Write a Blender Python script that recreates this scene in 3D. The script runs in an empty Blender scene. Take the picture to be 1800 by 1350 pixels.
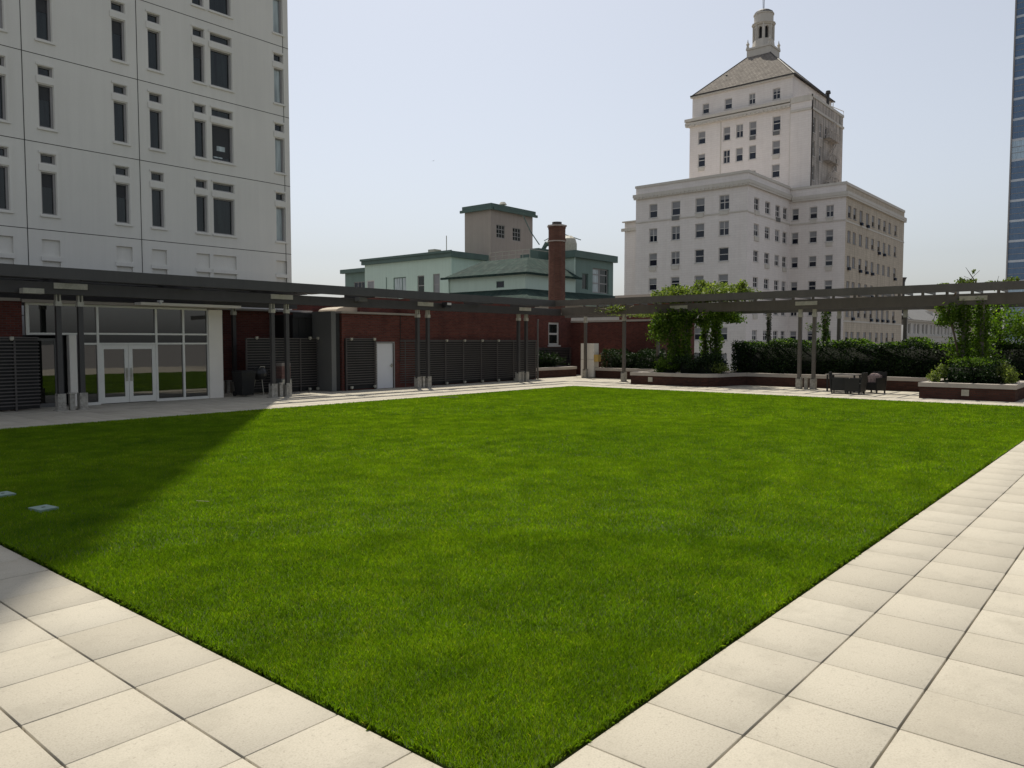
import bpy, math, random
import numpy as np
from mathutils import Vector
R = math.radians
S = bpy.context.scene
C = S.collection
random.seed(7)
rng = np.random.default_rng(11)

# ------------------------------------------------------------ camera
FPX, PITCH, EYE, AZ = 1360.0, math.atan(75 / 1360.0), 2.1, 40.2
cam_d = bpy.data.cameras.new('camera')
cam_d.sensor_fit = 'HORIZONTAL'
cam_d.sensor_width = 36.0
cam_d.lens = 36.0 * FPX / 1800.0
cam_d.clip_start = 0.1
cam_d.clip_end = 6000
cam = bpy.data.objects.new('camera', cam_d)
C.objects.link(cam)
cam.location = (0, 0, EYE)
cam.rotation_euler = (R(90) - PITCH, 0, R(AZ - 90))
S.camera = cam

# ------------------------------------------------------------ light
SUN_AZ, SUN_EL = 52.0, 63.4
w = bpy.data.worlds.new('World')
S.world = w
w.use_nodes = True
nt = w.node_tree
bg = nt.nodes['Background']
sky = nt.nodes.new('ShaderNodeTexSky')
sky.sky_type = 'NISHITA'
sky.sun_disc = False
sky.sun_elevation = R(SUN_EL)
sky.sun_rotation = R(90 - SUN_AZ)
sky.altitude = 0
sky.air_density = 1.15
sky.dust_density = 2.2
sky.ozone_density = 1.5
hs = nt.nodes.new('ShaderNodeHueSaturation')   # hazy, washed-out summer sky
hs.inputs['Saturation'].default_value = 0.38
tn = nt.nodes.new('ShaderNodeMix'); tn.data_type = 'RGBA'; tn.blend_type = 'MULTIPLY'
tn.inputs[0].default_value = 1.0
tn.inputs[7].default_value = (0.97, 0.985, 1.02, 1)
nt.links.new(sky.outputs[0], hs.inputs['Color'])
nt.links.new(hs.outputs[0], tn.inputs[6])
nt.links.new(tn.outputs[2], bg.inputs[0])
bg.inputs[1].default_value = 0.118
sun_d = bpy.data.lights.new('sun', 'SUN')
sun_d.energy = 4.5
sun_d.angle = R(0.5)
sun_d.color = (1.0, 0.93, 0.80)
sun = bpy.data.objects.new('sun', sun_d)
C.objects.link(sun)
sdir = Vector((math.cos(R(SUN_AZ)) * math.cos(R(SUN_EL)), math.sin(R(SUN_AZ)) * math.cos(R(SUN_EL)), math.sin(R(SUN_EL))))
sun.location = sdir * 90
sun.rotation_euler = sdir.to_track_quat('Z', 'Y').to_euler()
S.view_settings.view_transform = 'Standard'
S.view_settings.look = 'None'
S.view_settings.exposure = 0.06
S.view_settings.gamma = 1.0
S.cycles.max_bounces = 6
S.cycles.transparent_max_bounces = 8

# ------------------------------------------------------------ tagging helpers
def tag(o, label=None, cat=None, group=None, kind=None):
    if label: o['label'] = label
    if cat: o['category'] = cat
    if group: o['group'] = group
    if kind: o['kind'] = kind
    return o

def thing(name, label, cat, loc=(0, 0, 0), group=None, rz=0):
    o = bpy.data.objects.new(name, None)
    C.objects.link(o)
    o.empty_display_size = 0.2
    o.location = loc
    o.rotation_euler = (0, 0, rz)
    return tag(o, label, cat, group)

def dup(root, loc, rz=0, label=None):
    def cp(o, p):
        c = o.copy()
        C.objects.link(c)
        c.parent = p
        for ch in [k for k in bpy.data.objects if k.parent == o]:
            cp(ch, c)
        return c
    r = cp(root, None)
    r.location = loc
    r.rotation_euler = (0, 0, rz)
    if label: r['label'] = label
    return r

# ------------------------------------------------------------ materials
def nmat(name):
    m = bpy.data.materials.new(name)
    m.use_nodes = True
    n = m.node_tree
    return m, n, n.nodes['Principled BSDF']

def N(n, t, **kw):
    k = n.nodes.new(t)
    for a, b in kw.items():
        if isinstance(b, tuple) and a.startswith('_'):
            pass
        setattr(k, a, b)
    return k

def ramp(n, src, stops):
    r = n.nodes.new('ShaderNodeValToRGB')
    el = r.color_ramp.elements
    while len(el) < len(stops): el.new(0.5)
    for e, (p, c) in zip(el, stops):
        e.position = p
        e.color = (*c, 1) if len(c) == 3 else c
    n.links.new(src, r.inputs[0])
    return r.outputs[0]

def sc(c, f): return tuple(min(1, x * f) for x in c)

def coords(n, scale=(1, 1, 1)):
    g = n.nodes.new('ShaderNodeNewGeometry')
    mp = n.nodes.new('ShaderNodeMapping')
    mp.inputs['Scale'].default_value = scale
    n.links.new(g.outputs['Position'], mp.inputs['Vector'])
    return mp.outputs[0]

def noise(n, vec, s, det=4, rough=0.6):
    k = n.nodes.new('ShaderNodeTexNoise')
    k.inputs['Scale'].default_value = s
    k.inputs['Detail'].default_value = det
    k.inputs['Roughness'].default_value = rough
    n.links.new(vec, k.inputs['Vector'])
    return k.outputs[0]

def mixc(n, fac, a, b, mode='MIX'):
    k = n.nodes.new('ShaderNodeMix')
    k.data_type = 'RGBA'
    k.blend_type = mode
    for sock, v in ((k.inputs[0], fac), (k.inputs[6], a), (k.inputs[7], b)):
        if isinstance(v, (int, float)): sock.default_value = v
        elif isinstance(v, tuple): sock.default_value = (*v, 1)
        else: n.links.new(v, sock)
    return k.outputs[2]

def bump(n, b, h, strength, dist=0.01):
    k = n.nodes.new('ShaderNodeBump')
    k.inputs['Strength'].default_value = strength
    k.inputs['Distance'].default_value = dist
    n.links.new(h, k.inputs['Height'])
    n.links.new(k.outputs[0], b.inputs['Normal'])

def surf(name, col, rough=0.6, var=0.15, s1=1.5, s2=25, streak=0.0, metal=0.0, bmp=0.2, stain_or_lit=None):
    """weathered paint / plaster / metal"""
    m, n, b = nmat(name)
    v = coords(n)
    a = noise(n, v, s1)
    c = ramp(n, a, [(0.3, sc(col, 1 - var)), (0.7, sc(col, 1 + var))])
    f = noise(n, v, s2)
    c = mixc(n, 0.5, c, ramp(n, f, [(0.3, sc(col, 1 - var)), (0.7, sc(col, 1 + var * .7))]))
    if streak:
        st = noise(n, coords(n, (2.2, 2.2, 0.12)), 1.6, 5, 0.65)
        c = mixc(n, ramp(n, st, [(0.42, (0, 0, 0)), (0.72, (streak,) * 3)]), c, stain_or_lit or sc(col, 0.5))
    n.links.new(c, b.inputs['Base Color'])
    r = ramp(n, f, [(0.3, (max(0, rough - .1),) * 3), (0.7, (min(1, rough + .1),) * 3)])
    n.links.new(r, b.inputs['Roughness'])
    b.inputs['Metallic'].default_value = metal
    if bmp: bump(n, b, f, bmp, 0.004)
    return m

def brickmat(name, c1, c2, mortar, bw=0.21, rh=0.0725, ms=0.009, streak=0.3, bs=0.5, stain_or_lit=(0.03, 0.02, 0.02), mott=.62):
    m, n, b = nmat(name)
    uv = n.nodes.new('ShaderNodeUVMap')
    k = n.nodes.new('ShaderNodeTexBrick')
    n.links.new(uv.outputs[0], k.inputs['Vector'])
    k.inputs['Scale'].default_value = 1
    k.inputs['Brick Width'].default_value = bw
    k.inputs['Row Height'].default_value = rh
    k.inputs['Mortar Size'].default_value = ms
    k.inputs['Mortar Smooth'].default_value = 0.3
    k.inputs['Bias'].default_value = -0.1
    k.inputs['Color1'].default_value = (*c1, 1)
    k.inputs['Color2'].default_value = (*c2, 1)
    k.inputs['Mortar'].default_value = (*mortar, 1)
    v = coords(n)
    a = noise(n, v, 0.8)
    c = mixc(n, 0.75, k.outputs[0], ramp(n, a, [(0.3, (mott,) * 3), (0.7, (1, 1, 1))]), 'MULTIPLY')
    st = noise(n, coords(n, (1.5, 1.5, 0.1)), 1.3, 5, 0.6)
    c = mixc(n, ramp(n, st, [(0.45, (0, 0, 0)), (0.75, (streak,) * 3)]), c, stain_or_lit)
    n.links.new(c, b.inputs['Base Color'])
    b.inputs['Roughness'].default_value = 0.9
    b.inputs['Specular IOR Level'].default_value = 0.2
    inv = n.nodes.new('ShaderNodeMath'); inv.operation = 'SUBTRACT'; inv.inputs[0].default_value = 1
    n.links.new(k.outputs['Fac'], inv.inputs[1])
    bump(n, b, inv.outputs[0], bs, 0.01)
    return m

def glass(name, col, rough=0.03, ior=1.9, wob=0.0, curtain=None):
    m, n, b = nmat(name)
    v = coords(n)
    a = noise(n, coords(n, (3, 3, 0.25)), 2.0, 3)
    hi = curtain or sc(col, 2.2)
    c = ramp(n, a, [(0.35, col), (0.75, hi)])
    n.links.new(c, b.inputs['Base Color'])
    b.inputs['Roughness'].default_value = rough
    b.inputs['IOR'].default_value = ior
    if wob: bump(n, b, noise(n, v, 0.9, 2), wob, 0.05)
    return m

def leafmat(name, c1, c2, c3, trans=0.45, rough=0.5, attr='var', far=None):
    m, n, b = nmat(name)
    at = n.nodes.new('ShaderNodeAttribute')
    at.attribute_name = attr
    v = coords(n)
    f = at.outputs['Fac']
    c = ramp(n, f, [(0.0, c1), (0.55, c2), (1.0, c3)])
    a = noise(n, v, 1.4)
    c = mixc(n, 0.8, c, ramp(n, a, [(0.3, (.55, .6, .55)), (0.68, (1.15, 1.12, 1.0))]), 'MULTIPLY')
    if far:
        # lawn scale mottling: broad worn and lush patches
        p = noise(n, coords(n, (0.35, 0.8, 1)), 0.5, 4, 0.55)
        c = mixc(n, 1.0, c, ramp(n, p, [(0.32, far[0]), (0.66, far[1])]), 'MULTIPLY')
        p2 = noise(n, coords(n, (1, 1, 1)), 3.0, 4, 0.6)
        c = mixc(n, 1.0, c, ramp(n, p2, [(0.34, (.88, .9, .9)), (0.64, (1.08, 1.06, 1.03))]), 'MULTIPLY')
    n.links.new(c, b.inputs['Base Color'])
    b.inputs['Roughness'].default_value = rough
    b.inputs['Specular IOR Level'].default_value = 0.22
    t = n.nodes.new('ShaderNodeBsdfTranslucent')
    n.links.new(mixc(n, 1.0, c, (1.5, 1.7, 0.5), 'MULTIPLY'), t.inputs[0])
    mx = n.nodes.new('ShaderNodeMixShader')
    mx.inputs[0].default_value = trans
    out = n.nodes['Material Output']
    n.links.new(b.outputs[0], mx.inputs[1])
    n.links.new(t.outputs[0], mx.inputs[2])
    n.links.new(mx.outputs[0], out.inputs[0])
    return m

M = {}
M['steel_shaded'] = surf('shaded_pergola_steel', (0.050, 0.046, 0.045), 0.5, 0.18, 2, 30, streak=0.35, bmp=0.1)  # left run's steel: the tower's shade is put into a darker colour
M['fascia_shaded'] = surf('shaded_fascia_steel', (0.055, 0.052, 0.049), 0.5, 0.2, 1.2, 18, streak=0.3, bmp=0.1)  # left fascia, darkened in colour for the same building shade
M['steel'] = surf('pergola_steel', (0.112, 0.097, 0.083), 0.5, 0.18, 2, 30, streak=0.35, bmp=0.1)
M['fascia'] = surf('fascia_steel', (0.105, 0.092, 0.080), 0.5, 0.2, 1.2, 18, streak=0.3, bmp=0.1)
M['galv'] = surf('galvanised', (0.42, 0.40, 0.33), 0.6, 0.3, 5, 40, bmp=0.3)
M['shoe'] = surf('mottled_base_plate', (0.33, 0.31, 0.27), 0.8, 0.55, 9, 22, bmp=0.5)
M['panel'] = surf('precast_concrete', (0.69, 0.675, 0.62), 0.85, 0.08, 0.3, 30, streak=0.18, stain_or_lit=(0.5, 0.48, 0.44))
M['joint'] = surf('dark_sealant', (0.03, 0.03, 0.03), 0.9)
M['slabdark'] = surf('joint_bed', (0.012, 0.009, 0.006), 1.0)
M['wframe'] = surf('grey_window_frame', (0.28, 0.27, 0.26), 0.5, 0.15)
M['wframe_w'] = surf('pale_window_frame', (0.55, 0.53, 0.5), 0.6, 0.1)
M['glass_dark'] = glass('dark_glass', (0.004, 0.007, 0.006), 0.04, 1.5, 0.02, (0.022, 0.032, 0.029))
M['glass_sky'] = glass('sky_toned_glass', (0.26, 0.30, 0.30), 0.1, 1.5)  # opaque pane; brightness of the sky behind is put into its colour
M['glass_store'] = glass('storefront_glass', (0.008, 0.009, 0.008), 0.015, 2.05, 0.012)
M['glass_blue'] = glass('blue_window', (0.006, 0.009, 0.018), 0.05, 1.45, 0.05, (0.015, 0.02, 0.035))
M['blind'] = surf('window_blind', (0.24, 0.24, 0.245), 0.7, 0.15)
M['store'] = surf('pale_aluminium', (0.68, 0.67, 0.62), 0.45, 0.08, bmp=0.05)
M['column'] = surf('cream_column', (0.74, 0.70, 0.63), 0.8, 0.06)
M['black'] = surf('black_metal_panel', (0.010, 0.010, 0.011), 0.6, 0.25, bmp=0.1)
M['slat'] = surf('dark_louvre', (0.085, 0.074, 0.070), 0.5, 0.2)
M['greysteel'] = surf('grey_column', (0.13, 0.13, 0.125), 0.5, 0.1)
M['brick'] = brickmat('red_brick', (0.165, 0.048, 0.036), (0.105, 0.030, 0.025), (0.11, 0.08, 0.07))
M['brick_dk'] = brickmat('planter_brick', (0.085, 0.035, 0.026), (0.05, 0.022, 0.017), (0.05, 0.038, 0.032))
M['cap'] = surf('cast_stone_cap', (0.40, 0.36, 0.32), 0.85, 0.12, 2, 30, streak=0.15)
M['roofedge'] = surf('roof_edge', (0.35, 0.31, 0.27), 0.7, 0.12)
M['white'] = surf('white_paint', (0.72, 0.72, 0.74), 0.5, 0.04, bmp=0.05)
M['soil'] = surf('soil', (0.022, 0.016, 0.011), 1.0, 0.4, 10, 80, bmp=1.0)
M['lawnbase'] = surf('turf_thatch', (0.04, 0.065, 0.008), 1.0, 0.4, 4, 90, bmp=1.0)
M['plastic'] = surf('black_plastic', (0.012, 0.013, 0.015), 0.4, 0.2)
M['wicker'] = surf('dark_wicker', (0.006, 0.006, 0.006), 0.55, 0.5, 8, 120, bmp=0.8)
M['tabletop'] = surf('table_top', (0.3, 0.27, 0.24), 0.35, 0.1)
M['ylw'] = surf('yellow_box', (0.5, 0.34, 0.1), 0.6, 0.1)
M['pink'] = surf('red_brown_crate', (0.25, 0.14, 0.12), 0.7, 0.3, 6, 30)
M['white_brick'] = brickmat('whitewashed_brick', (0.77, 0.72, 0.68), (0.74, 0.69, 0.65), (0.68, 0.63, 0.59), mott=.9, bw=0.9, rh=0.3, ms=0.02, streak=0.25, bs=0.4, stain_or_lit=(0.58, 0.52, 0.47))
M['tan_brick'] = brickmat('tan_side_brick', (0.56, 0.485, 0.385), (0.51, 0.44, 0.35), (0.42, 0.37, 0.30), mott=.85, bw=0.9, rh=0.3, ms=0.02, streak=0.55, bs=0.4, stain_or_lit=(0.24, 0.21, 0.16))
M['stained'] = brickmat('stained_side_brick', (0.60, 0.53, 0.47), (0.54, 0.48, 0.42), (0.45, 0.41, 0.36), bw=0.9, rh=0.3, ms=0.02, streak=0.95, bs=0.4, stain_or_lit=(0.1, 0.1, 0.085))
M['trim'] = surf('pale_stone_trim', (0.56, 0.525, 0.465), 0.85, 0.08, 0.5, 12, streak=0.3, stain_or_lit=(0.42, 0.38, 0.31))
M['shingle'] = brickmat('roof_shingles', (0.26, 0.235, 0.205), (0.19, 0.17, 0.15), (0.13, 0.115, 0.10), bw=0.5, rh=0.3, ms=0.04, streak=0.4, bs=0.8, stain_or_lit=(0.08, 0.065, 0.055))
M['darkroof'] = surf('dark_flashing', (0.04, 0.037, 0.035), 0.6, 0.2)
M['green'] = surf('pale_green_stucco', (0.50, 0.62, 0.54), 0.8, 0.08, 0.3, 8, streak=0.25, stain_or_lit=(0.36, 0.47, 0.40))
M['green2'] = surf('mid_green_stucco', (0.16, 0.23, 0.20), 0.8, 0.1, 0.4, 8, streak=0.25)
M['greentrim'] = surf('copper_green_trim', (0.075, 0.125, 0.105), 0.55, 0.2, 0.8, 10, streak=0.2)
M['greenroof'] = brickmat('green_seam_roof', (0.02, 0.045, 0.037), (0.016, 0.036, 0.031), (0.01, 0.022, 0.019), bw=0.6, rh=3.0, ms=0.04, streak=0.55, bs=0.5, stain_or_lit=(0.07, 0.09, 0.075))  # paler streaks are sunlit patches of the roof put into its colour
M['beige'] = surf('taupe_stucco', (0.38, 0.325, 0.285), 0.85, 0.1, 0.3, 8, streak=0.2)
M['chimney'] = brickmat('chimney_brick', (0.18, 0.082, 0.058), (0.13, 0.055, 0.042), (0.12, 0.09, 0.07), bw=0.25, rh=0.09, ms=0.012, streak=0.5, stain_or_lit=(0.04, 0.025, 0.02))
M['greyroof'] = surf('grey_shingle', (0.13, 0.13, 0.13), 0.85, 0.15, 0.5, 6)
M['greywall'] = surf('grey_siding', (0.5, 0.475, 0.43), 0.8, 0.06, 0.4, 10, streak=0.2)
M['tan'] = surf('tan_stucco', (0.42, 0.36, 0.28), 0.85, 0.08)
M['asphalt'] = surf('asphalt', (0.16, 0.15, 0.14), 0.9, 0.15, 0.05, 5)
M['curtain_glass'] = glass('curtain_wall_glass', (0.03, 0.085, 0.18), 0.04, 1.8, 0.0, (0.07, 0.15, 0.27))
M['curtain_glass2'] = glass('curtain_wall_glass_pale', (0.22, 0.30, 0.36), 0.08, 2.0)
M['spandrel'] = surf('pale_spandrel', (0.5, 0.54, 0.58), 0.4, 0.1)
M['bark'] = surf('bark', (0.09, 0.065, 0.045), 0.9, 0.35, 6, 40, bmp=0.8)
M['hatch'] = surf('pale_green_lid', (0.2, 0.28, 0.245), 0.6, 0.1, bmp=0.1)
M['twig'] = surf('dry_twig', (0.30, 0.25, 0.19), 0.9, 0.3)
M['grass'] = leafmat('grass', (0.080, 0.155, 0.004), (0.172, 0.278, 0.006), (0.34, 0.36, 0.06), 0.45, 0.7, far=((.82, .86, .9), (1.13, 1.09, 0.95)))
M['leaf'] = leafmat('vine_leaf', (0.04, 0.08, 0.010), (0.09, 0.16, 0.02), (0.2, 0.27, 0.06), 0.5)
M['leaf_dk'] = leafmat('hedge_leaf', (0.006, 0.016, 0.004), (0.013, 0.033, 0.008), (0.04, 0.07, 0.018), 0.22)
M['leaf_lt'] = leafmat('pale_leaf', (0.06, 0.09, 0.02), (0.14, 0.18, 0.05), (0.28, 0.30, 0.15), 0.4)
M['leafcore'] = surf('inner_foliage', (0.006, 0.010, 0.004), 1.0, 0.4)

# ------------------------------------------------------------ mesh builder
class MB:
    def __init__(s): s.v = []; s.f = []; s.m = []
    def poly(s, pts, mi=0):
        i = len(s.v); s.v += [tuple(p) for p in pts]; s.f.append(tuple(range(i, i + len(pts)))); s.m.append(mi); return s
    def box(s, x0, x1, y0, y1, z0, z1, mi=0):
        x0, x1 = sorted((x0, x1)); y0, y1 = sorted((y0, y1)); z0, z1 = sorted((z0, z1))
        P = [(x0, y0, z0), (x1, y0, z0), (x1, y1, z0), (x0, y1, z0), (x0, y0, z1), (x1, y0, z1), (x1, y1, z1), (x0, y1, z1)]
        for q in ((0, 3, 2, 1), (4, 5, 6, 7), (0, 1, 5, 4), (1, 2, 6, 5), (2, 3, 7, 6), (3, 0, 4, 7)):
            s.poly([P[k] for k in q], mi)
        return s
    def pbox(s, ax, c, u0, u1, z0, z1, d0, d1, mi=0):
        if ax == 'x': return s.box(c + d0, c + d1, u0, u1, z0, z1, mi)
        return s.box(u0, u1, c + d0, c + d1, z0, z1, mi)
    def cyl(s, x, y, z0, z1, r0, r1=None, n=12, mi=0, ph=0.0, caps=True):
        r1 = r0 if r1 is None else r1
        a = [(x + r0 * math.cos(ph + 2 * math.pi * k / n), y + r0 * math.sin(ph + 2 * math.pi * k / n), z0) for k in range(n)]
        b = [(x + r1 * math.cos(ph + 2 * math.pi * k / n), y + r1 * math.sin(ph + 2 * math.pi * k / n), z1) for k in range(n)]
        for k in range(n): s.poly([a[k], a[(k + 1) % n], b[(k + 1) % n], b[k]], mi)
        if caps: s.poly(a[::-1], mi); s.poly(b, mi)
        return s
    def tube(s, pts, r, n=6, mi=0):
        pts = [Vector(p) for p in pts]
        rr = r if isinstance(r, (list, tuple)) else [r] * len(pts)
        rings = []
        for i, p in enumerate(pts):
            t = (pts[min(i + 1, len(pts) - 1)] - pts[max(i - 1, 0)]).normalized()
            a = t.orthogonal().normalized(); b = t.cross(a)
            rings.append([p + (a * math.cos(2 * math.pi * k / n) + b * math.sin(2 * math.pi * k / n)) * rr[i] for k in range(n)])
        for A, B in zip(rings, rings[1:]):
            for k in range(n): s.poly([A[k], A[(k + 1) % n], B[(k + 1) % n], B[k]], mi)
        s.poly(rings[0][::-1], mi); s.poly(rings[-1], mi)
        return s
    def wall(s, ax, c, u0, u1, z0, z1, holes=(), rd=0.2, mi=0, mr=None):
        """facade sheet facing the negative axis, with real openings and reveals"""
        mr = mi if mr is None else mr
        P = (lambda u, z, d: (c + d, u, z)) if ax == 'x' else (lambda u, z, d: (u, c + d, z))
        us = sorted({round(q, 4) for q in [u0, u1] + [h[k] for h in holes for k in (0, 1)] if u0 <= q <= u1})
        zs = sorted({round(q, 4) for q in [z0, z1] + [h[k] for h in holes for k in (2, 3)] if z0 <= q <= z1})
        for a, b in zip(us, us[1:]):
            for e, g in zip(zs, zs[1:]):
                mu, mz = (a + b) / 2, (e + g) / 2
                if any(h[0] < mu < h[1] and h[2] < mz < h[3] for h in holes): continue
                q = [P(a, e, 0), P(b, e, 0), P(b, g, 0), P(a, g, 0)]
                s.poly(q if ax == 'y' else q[::-1], mi)
        for h in holes:
            a, b, e, g = h[:4]
            for q in ([P(a, e, 0), P(a, g, 0), P(a, g, rd), P(a, e, rd)], [P(b, e, 0), P(b, e, rd), P(b, g, rd), P(b, g, 0)],
                      [P(a, e, 0), P(a, e, rd), P(b, e, rd), P(b, e, 0)], [P(a, g, 0), P(b, g, 0), P(b, g, rd), P(a, g, rd)]):
                s.poly(q, mr)
        return s
    def build(s, name, mats, parent=None, smooth=False):
        mats = mats if isinstance(mats, (list, tuple)) else [mats]
        me = bpy.data.meshes.new(name)
        me.from_pydata(s.v, [], s.f)
        for m in mats: me.materials.append(M[m] if isinstance(m, str) else m)
        if len(mats) > 1: me.polygons.foreach_set('material_index', s.m)
        uv = me.uv_layers.new(name='UVMap')
        co = np.array(s.v)
        data = np.zeros((len(me.loops), 2))
        for p in me.polygons:
            nx, ny, nz = (abs(q) for q in p.normal)
            idx = list(p.vertices)
            li = list(p.loop_indices)
            if nz > 0.9: data[li] = co[idx][:, (0, 1)]
            elif nx > ny: data[li] = co[idx][:, (1, 2)]
            else: data[li] = co[idx][:, (0, 2)]
        uv.data.foreach_set('uv', data.ravel())
        if smooth: me.polygons.foreach_set('use_smooth', [True] * len(me.polygons))
        o = bpy.data.objects.new(name, me)
        C.objects.link(o)
        if parent: o.parent = parent
        return o

def bevel(o, wd=0.01, seg=1):
    md = o.modifiers.new('bevel', 'BEVEL'); md.width = wd; md.segments = seg; md.limit_method = 'ANGLE'
    return o

def raw_mesh(name, V, F, mats, attr=None, parent=None, mi=None):
    """numpy mesh: V (n,3), F (m,k) constant k"""
    me = bpy.data.meshes.new(name)
    k = F.shape[1]
    me.vertices.add(len(V)); me.vertices.foreach_set('co', np.ascontiguousarray(V, dtype=np.float32).ravel())
    me.loops.add(F.size); me.loops.foreach_set('vertex_index', np.ascontiguousarray(F, dtype=np.int32).ravel())
    me.polygons.add(len(F)); me.polygons.foreach_set('loop_start', np.arange(0, F.size, k, dtype=np.int32))
    for m in (mats if isinstance(mats, (list, tuple)) else [mats]): me.materials.append(M[m])
    if mi is not None: me.polygons.foreach_set('material_index', np.asarray(mi, dtype=np.int32))
    me.update(calc_edges=True)
    if attr is not None:
        at = me.attributes.new('var', 'FLOAT', 'POINT'); at.data.foreach_set('value', np.asarray(attr, dtype=np.float32))
    o = bpy.data.objects.new(name, me)
    C.objects.link(o)
    if parent: o.parent = parent
    return o

# ------------------------------------------------------------ ground
G = 0.6135                                    # paver module
LX0, LX1, LY0, LY1 = 2.64, 2.64 + 44 * G, 2.265, 2.265 + 31 * G   # lawn
LX1 = 29.65
MB().poly([(-4000, -4000, -14), (4000, -4000, -14), (4000, 4000, -14), (-4000, 4000, -14)]).build('ground', 'asphalt')['kind'] = 'structure'
sl = MB().box(-9, 42, -9.4, 31, -13.9, -0.06)
tag(sl.build('terrace_slab', 'slabdark'), kind='structure')

def paver_material():
    m, n, b = nmat('paver')
    at = n.nodes.new('ShaderNodeAttribute'); at.attribute_name = 'var'
    c = ramp(n, at.outputs['Fac'], [(0, (0.34, 0.31, 0.25)), (0.5, (0.41, 0.375, 0.305)), (1.0, (0.46, 0.425, 0.35))])
    v = coords(n)
    fine = noise(n, v, 90, 3, 0.7)
    c = mixc(n, 1.0, c, ramp(n, fine, [(0.30, (.82, .82, .8)), (0.55, (1, 1, 1)), (0.75, (1.06, 1.06, 1.05))]), 'MULTIPLY')
    blot = noise(n, v, 1.9, 6, 0.68)
    c = mixc(n, ramp(n, blot, [(0.52, (0, 0, 0)), (0.68, (.5, .5, .5))]), c, (0.30, 0.275, 0.22))
    spk = noise(n, v, 28, 4, 0.75)
    c = mixc(n, ramp(n, spk, [(0.58, (0, 0, 0)), (0.68, (.5, .5, .5))]), c, (0.22, 0.2, 0.16))
    st = noise(n, coords(n, (1, 1, 1)), 4.5, 5, 0.7)
    c = mixc(n, ramp(n, st, [(0.57, (0, 0, 0)), (0.75, (.32, .32, .32))]), c, (0.26, 0.235, 0.18))
    n.links.new(c, b.inputs['Base Color'])
    b.inputs['Roughness'].default_value = 0.82
    bump(n, b, fine, 0.25, 0.002)
    return m
M['paver'] = paver_material()

def pavers():
    V = []; F = []; A = []
    def slab(x0, x1, y0, y1):
        t = random.gauss(0.55, 0.14)
        if random.random() < 0.05: t -= 0.35
        dz = random.uniform(-0.0015, 0.0015)
        ch = 0.002
        gx = 0.0030 if not (x1 <= LX0 + 0.01 and y0 > -3) else 0.0050
        gy = 0.0030 if not (y1 <= LY0 + 0.01) else 0.0050
        gx, gy = (0.007, 0.0045) if x1 <= LX0 + 0.05 and y0 >= LY0 - 0.05 else ((0.0045, 0.007) if y1 <= LY0 + 0.05 else (0.002, 0.004))
        if x0 > LX1 - .1: gx, gy = 0.003, 0.002
        x0 += gx; x1 -= gx; y0 += gy; y1 -= gy
        i = len(V)
        for (a, b, z) in ((0, 0, -.05), (0, 0, -ch), (ch, ch, 0)):
            V.extend([(x0 + a, y0 + b, z + dz), (x1 - a, y0 + b, z + dz), (x1 - a, y1 - b, z + dz), (x0 + a, y1 - b, z + dz)])
        for k in range(4):
            q = (k + 1) % 4
            F.append((i + k, i + q, i + 4 + q, i + 4 + k)); F.append((i + 4 + k, i + 4 + q, i + 8 + q, i + 8 + k))
        F.append((i + 8, i + 9, i + 10, i + 11))
        A.extend([t] * 12)
    eg = 0.022
    for ix in range(-19, 65):
        for iy in range(-19, 47):
            x0, y0 = LX0 + ix * G, LY0 + iy * G
            x1, y1 = x0 + G, y0 + G
            if x1 > 41.5 or y1 > 30.4: continue
            inx, iny = x1 > LX0 + .05 and x0 < LX1 - .05, y1 > LY0 + .05 and y0 < LY1 - .05
            if inx and iny:
                if x0 < LX1 < x1 and LX1 + eg < x1 - .05: slab(LX1 + eg, x1, y0, y1)
                continue
            if abs(x1 - LX0) < .02 and y1 > LY0 + .05 and y0 < LY1 - .05: x1 -= eg
            if abs(y1 - LY0) < .02 and x1 > LX0 + .05 and x0 < LX1 - .05: y1 -= eg
            slab(x0, x1, y0, y1)
    o = raw_mesh('pavement', np.array(V), np.array(F), 'paver', A)
    o['kind'] = 'structure'
pavers()

# lawn: soil bed + blades
tag(MB().box(LX0 + .004, LX1 - .004, LY0 + .004, LY1 - .004, -.058, -.012).build('lawn_soil', 'lawnbase'), kind='structure')

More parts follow.
